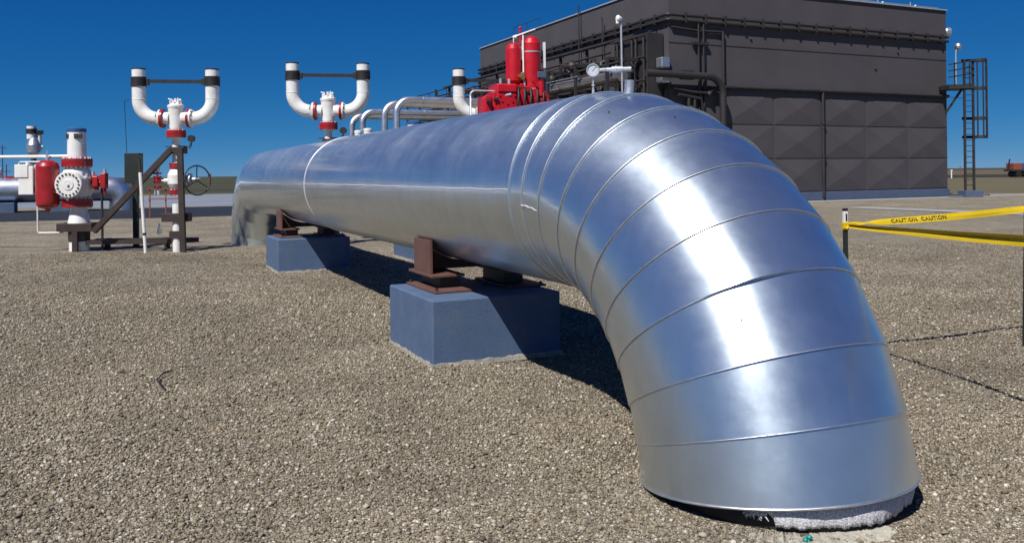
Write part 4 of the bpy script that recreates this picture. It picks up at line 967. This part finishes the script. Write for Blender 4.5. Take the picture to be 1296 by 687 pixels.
# loose stones near the camera
def stones():
    t = (1 + 5 ** .5) / 2
    ico = np.array([(-1, t, 0), (1, t, 0), (-1, -t, 0), (1, -t, 0), (0, -1, t), (0, 1, t), (0, -1, -t), (0, 1, -t), (t, 0, -1), (t, 0, 1), (-t, 0, -1), (-t, 0, 1)], float); ico /= np.linalg.norm(ico[0])
    tri = np.array([(0, 11, 5), (0, 5, 1), (0, 1, 7), (0, 7, 10), (0, 10, 11), (1, 5, 9), (5, 11, 4), (11, 10, 2), (10, 7, 6), (7, 1, 8), (3, 9, 4), (3, 4, 2), (3, 2, 6), (3, 6, 8), (3, 8, 9), (4, 9, 5), (2, 4, 11), (6, 2, 10), (8, 6, 7), (9, 8, 1)])
    pos = []
    for y0, y1, dens in ((2.7, 4.0, 11000), (4.0, 5.5, 9500), (5.5, 8, 6300), (8, 12, 2600), (12, 18, 750)):
        wd = .66 * y1 + .6; n = int(dens * (y1 - y0) * 2 * wd)
        q_ = np.stack([rng.uniform(-wd, wd, n), rng.uniform(y0, y1, n)], 1); q_ = q_[np.abs(q_[:, 0]) < .66 * q_[:, 1] + .6]; pos.append(q_)
    pos = np.concatenate(pos)
    keep = np.ones(len(pos), bool)
    for c in BC:
        d = pos - np.array([c.x, c.y]); lx = d @ np.array([E_.x, E_.y]); ly = d @ np.array([W_.x, W_.y]); keep &= ~((np.abs(lx) < .62) & (np.abs(ly) < .615))
    d = pos - np.array([pc.x, pc.y]); keep &= ~(np.linalg.norm(d, axis=1) < R - .03)
    an = np.degrees(np.arctan2(d[:, 1], d[:, 0])) % 360; rr_ = np.linalg.norm(d, axis=1)
    keep &= ~((an > 236) & (an < 300) & (rr_ < R + .09) & (rng.random(len(pos)) < .8))
    pos = pos[keep]; n = len(pos)
    order = np.argsort(pos[:, 1]); pos = pos[order]
    octa = np.array([(1, 0, .1), (0, 1, -.1), (-1, 0, .1), (0, -1, -.1), (.1, .1, 1), (-.1, -.1, -1)], float); otri = np.array([(0, 1, 4), (1, 2, 4), (2, 3, 4), (3, 0, 4), (1, 0, 5), (2, 1, 5), (3, 2, 5), (0, 3, 5)])
    def batch(pos, base, tri, med, jt):
        n = len(pos); k = len(base)
        sz = np.clip(rng.lognormal(math.log(med), .42, n), .0022, .016)
        sc = np.stack([sz * rng.uniform(.9, 1.7, n), sz * rng.uniform(.8, 1.3, n), sz * rng.uniform(.5, .95, n)], 1)
        v = base[None] * (1 + rng.normal(size=(n, k, 1)) * jt) * sc[:, None, :]
        a = rng.uniform(0, 2 * PI, n); b = rng.normal(size=n) * .55
        ca, sa_, cb, sb_ = np.cos(a), np.sin(a), np.cos(b), np.sin(b)
        y_ = v[..., 1] * cb[:, None] - v[..., 2] * sb_[:, None]; z_ = v[..., 1] * sb_[:, None] + v[..., 2] * cb[:, None]
        x_ = v[..., 0] * ca[:, None] - y_ * sa_[:, None]; y2 = v[..., 0] * sa_[:, None] + y_ * ca[:, None]
        f = np.clip((26 - pos[:, 1]) / 8, 0, 1) * np.clip((14 - np.abs(pos[:, 0])) / 3, 0, 1)
        gzz = gz(pos[:, 0], pos[:, 1]) * f + sz * rng.uniform(.05, .8, n)
        return np.stack([x_ + pos[:, 0:1], y2 + pos[:, 1:2], z_ + gzz[:, None]], -1).reshape(-1, 3), (tri[None] + (np.arange(n) * k)[:, None, None]).reshape(-1, 3), np.repeat(rng.random(n), len(tri))
    near = pos[:, 1] < 4.4
    P1_, T1, A1 = batch(pos[near], ico, tri, .0043, .19)
    P2_, T2, A2 = batch(pos[~near & (pos[:, 1] < 8)], octa, otri, .0052, .24)
    P3_, T3, A3 = batch(pos[pos[:, 1] >= 8], octa, otri, .0070, .24)
    P = np.concatenate([P1_, P2_, P3_]); T = np.concatenate([T1, T2 + len(P1_), T3 + len(P1_) + len(P2_)]); AT = np.concatenate([A1, A2, A3])
    me = bpy.data.meshes.new('gravel_stones'); me.vertices.add(len(P)); me.vertices.foreach_set('co', P.astype(np.float32).ravel())
    me.loops.add(T.size); me.loops.foreach_set('vertex_index', T.astype(np.int32).ravel())
    me.polygons.add(len(T)); me.polygons.foreach_set('loop_start', np.arange(0, T.size, 3, dtype=np.int32))
    at_ = me.attributes.new('stone', 'FLOAT', 'FACE'); at_.data.foreach_set('value', AT.astype(np.float32))
    me.update(calc_edges=True); me.materials.append(SM)
    o = bpy.data.objects.new('gravel_stones', me); col.objects.link(o)
    tag(o, 'loose tan and grey crushed stone strewn over the yard', 'gravel', kind='stuff')
    print('stones', n)
stones()

# ------------------------------------------------------------------ far things
rp_ = at(187, 224, 33); rf = thing('rail_fence', (rp_.x, 33, 0), 'low red rail fence in the distance beyond the leaning white stake', 'rail fence', .1)
for z in (.75, 1.15): MB().bar((0, 0, z), (1.3, 0, z), .03, .035).build('rail', 'rust', rf)
for x in (.05, .65, 1.25): MB().bar((x, .06, -.1), (x, .06, 1.22), .04, .04).build('post', 'rust', rf)

px = on_ground(1290, 224.2)
tk = thing('flatbed_truck', (px.x, px.y, 0), 'distant dark trailer with rust red and blue containers at the right edge', 'truck')
kk = px.y / F
mb = MB(); mb.box((-1.9, -1.2, .95), (9, 1.2, 1.25), .03); mb.bar((-1.9, 0, 1.1), (-1.55, 0, 3.0), .15, .2); mb.build('trailer_bed', 'dark', tk)
mb = MB(); mb.box((-1.55, -1.1, 1.26), (-.1, 1.1, 2.30), .04); mb.build('red_container', 'rust', tk)
mb = MB(); mb.box((-.02, -1.1, 1.26), (5, 1.1, 2.30), .04); mb.build('blue_container', 'blue', tk)
for xx in (-.7, .5, 1.6, 6.5):
    mb = MB(); mb.cyl((xx, -1.2, .5), (xx, 1.2, .5), .5, n=18); mb.build('wheel', 'rubber', tk)
def marker(u, v0_, v1_, r_, m, label, name, cat):
    g = on_ground(u, v1_); h_ = at(u, v0_, g.y).z
    t = thing(name, (g.x, g.y, 0), label, cat)
    mb = MB(); mb.cyl((0, 0, -.1), (0, 0, h_ * .85), r_, n=10); mb.build('post', m, t)
    mb = MB(); mb.box((-r_ * 1.4, -r_, h_ * .86), (r_ * 1.4, r_, h_), .01); mb.build('marker_head', m, t)
marker(1204.3, 215, 225, .10, 'white', 'white marker post in the dry field right of the building', 'marker_post', 'marker post')
marker(1215.5, 210.5, 226, .045, 'rust', 'thin rusty post in the dry field beside the ladder', 'marker_post', 'marker post')
for u, vt, lab, arm_ in ((3.5, 184, 'tall bare utility pole on the plain at the far left edge', False), (8.2, 208, 'short utility pole with crossarm on the plain at far left', True)):
    g = at(u, 224, 190); t = thing('utility_pole', (g.x, 190, 0), lab, 'utility pole'); h_ = at(u, vt, 190).z
    mb = MB(); mb.cyl((0, 0, -.2), (0, 0, h_), .12, .09, 8); mb.build('pole', 'brown', t)
    mb = MB(); z = h_ - .6 if not arm_ else h_ - 1.6; mb.bar((-.9, 0, z), (.9, 0, z), .12, .14); mb.build('crossarm', 'brown', t)

# ------------------------------------------------------------------ light, sky, camera
SAZ, SEL = math.radians(-150.0), math.radians(52.6)      # compass of the sun from +Y towards +X, elevation
w = bpy.data.worlds.new('World'); scn.world = w; w.use_nodes = True
nt = w.node_tree; N = nt.nodes; L = nt.links; bg = N['Background']
sky = N.new('ShaderNodeTexSky'); sky.sky_type = 'NISHITA'; sky.sun_disc = False
sky.sun_elevation = SEL; sky.sun_rotation = SAZ
sky.altitude = 3000; sky.air_density = .5; sky.dust_density = 0; sky.ozone_density = 6
sp_ = N.new('ShaderNodeSeparateColor'); cb_ = N.new('ShaderNodeCombineColor'); L.new(sky.outputs['Color'], sp_.inputs[0])
for i, (pw_, gain) in enumerate(((1.6, .165), (.71, 1.10), (.41, 3.0))):     # slide-film response of the deep polarised sky
    a = N.new('ShaderNodeMath'); a.operation = 'POWER'; a.inputs[1].default_value = pw_; L.new(sp_.outputs[i], a.inputs[0])
    g_ = N.new('ShaderNodeMath'); g_.operation = 'MULTIPLY'; g_.inputs[1].default_value = gain; L.new(a.outputs[0], g_.inputs[0]); L.new(g_.outputs[0], cb_.inputs[i])
L.new(cb_.outputs[0], bg.inputs['Color'])
bg.inputs['Strength'].default_value = .05
sd = bpy.data.lights.new('sun', 'SUN'); sd.energy = 4.8; sd.angle = math.radians(.53); sd.color = (1, .955, .89)
so_ = bpy.data.objects.new('sun', sd); col.objects.link(so_)
sv = Vector((math.sin(SAZ) * math.cos(SEL), math.cos(SAZ) * math.cos(SEL), math.sin(SEL)))
so_.rotation_euler = sv.to_track_quat('Z', 'Y').to_euler(); so_.location = sv * 60

cd = bpy.data.cameras.new('camera'); cam = bpy.data.objects.new('camera', cd); col.objects.link(cam)
cd.sensor_fit = 'HORIZONTAL'; cd.sensor_width = 36; cd.lens = F / 1296 * 36; cd.clip_start = .05; cd.clip_end = 20000
cd.shift_x = 0; cd.shift_y = -(343.5 - V0) / 1296
m3 = Matrix(((CR, SR, 0), (0, 0, -1), (-SR, CR, 0)))
cam.matrix_world = Matrix.Translation((0, 0, EYE)) @ m3.to_4x4()
scn.camera = cam
scn.view_settings.view_transform = 'Standard'; scn.view_settings.look = 'None'; scn.view_settings.exposure = .40; scn.view_settings.gamma = 1
scn.cycles.max_bounces = 6
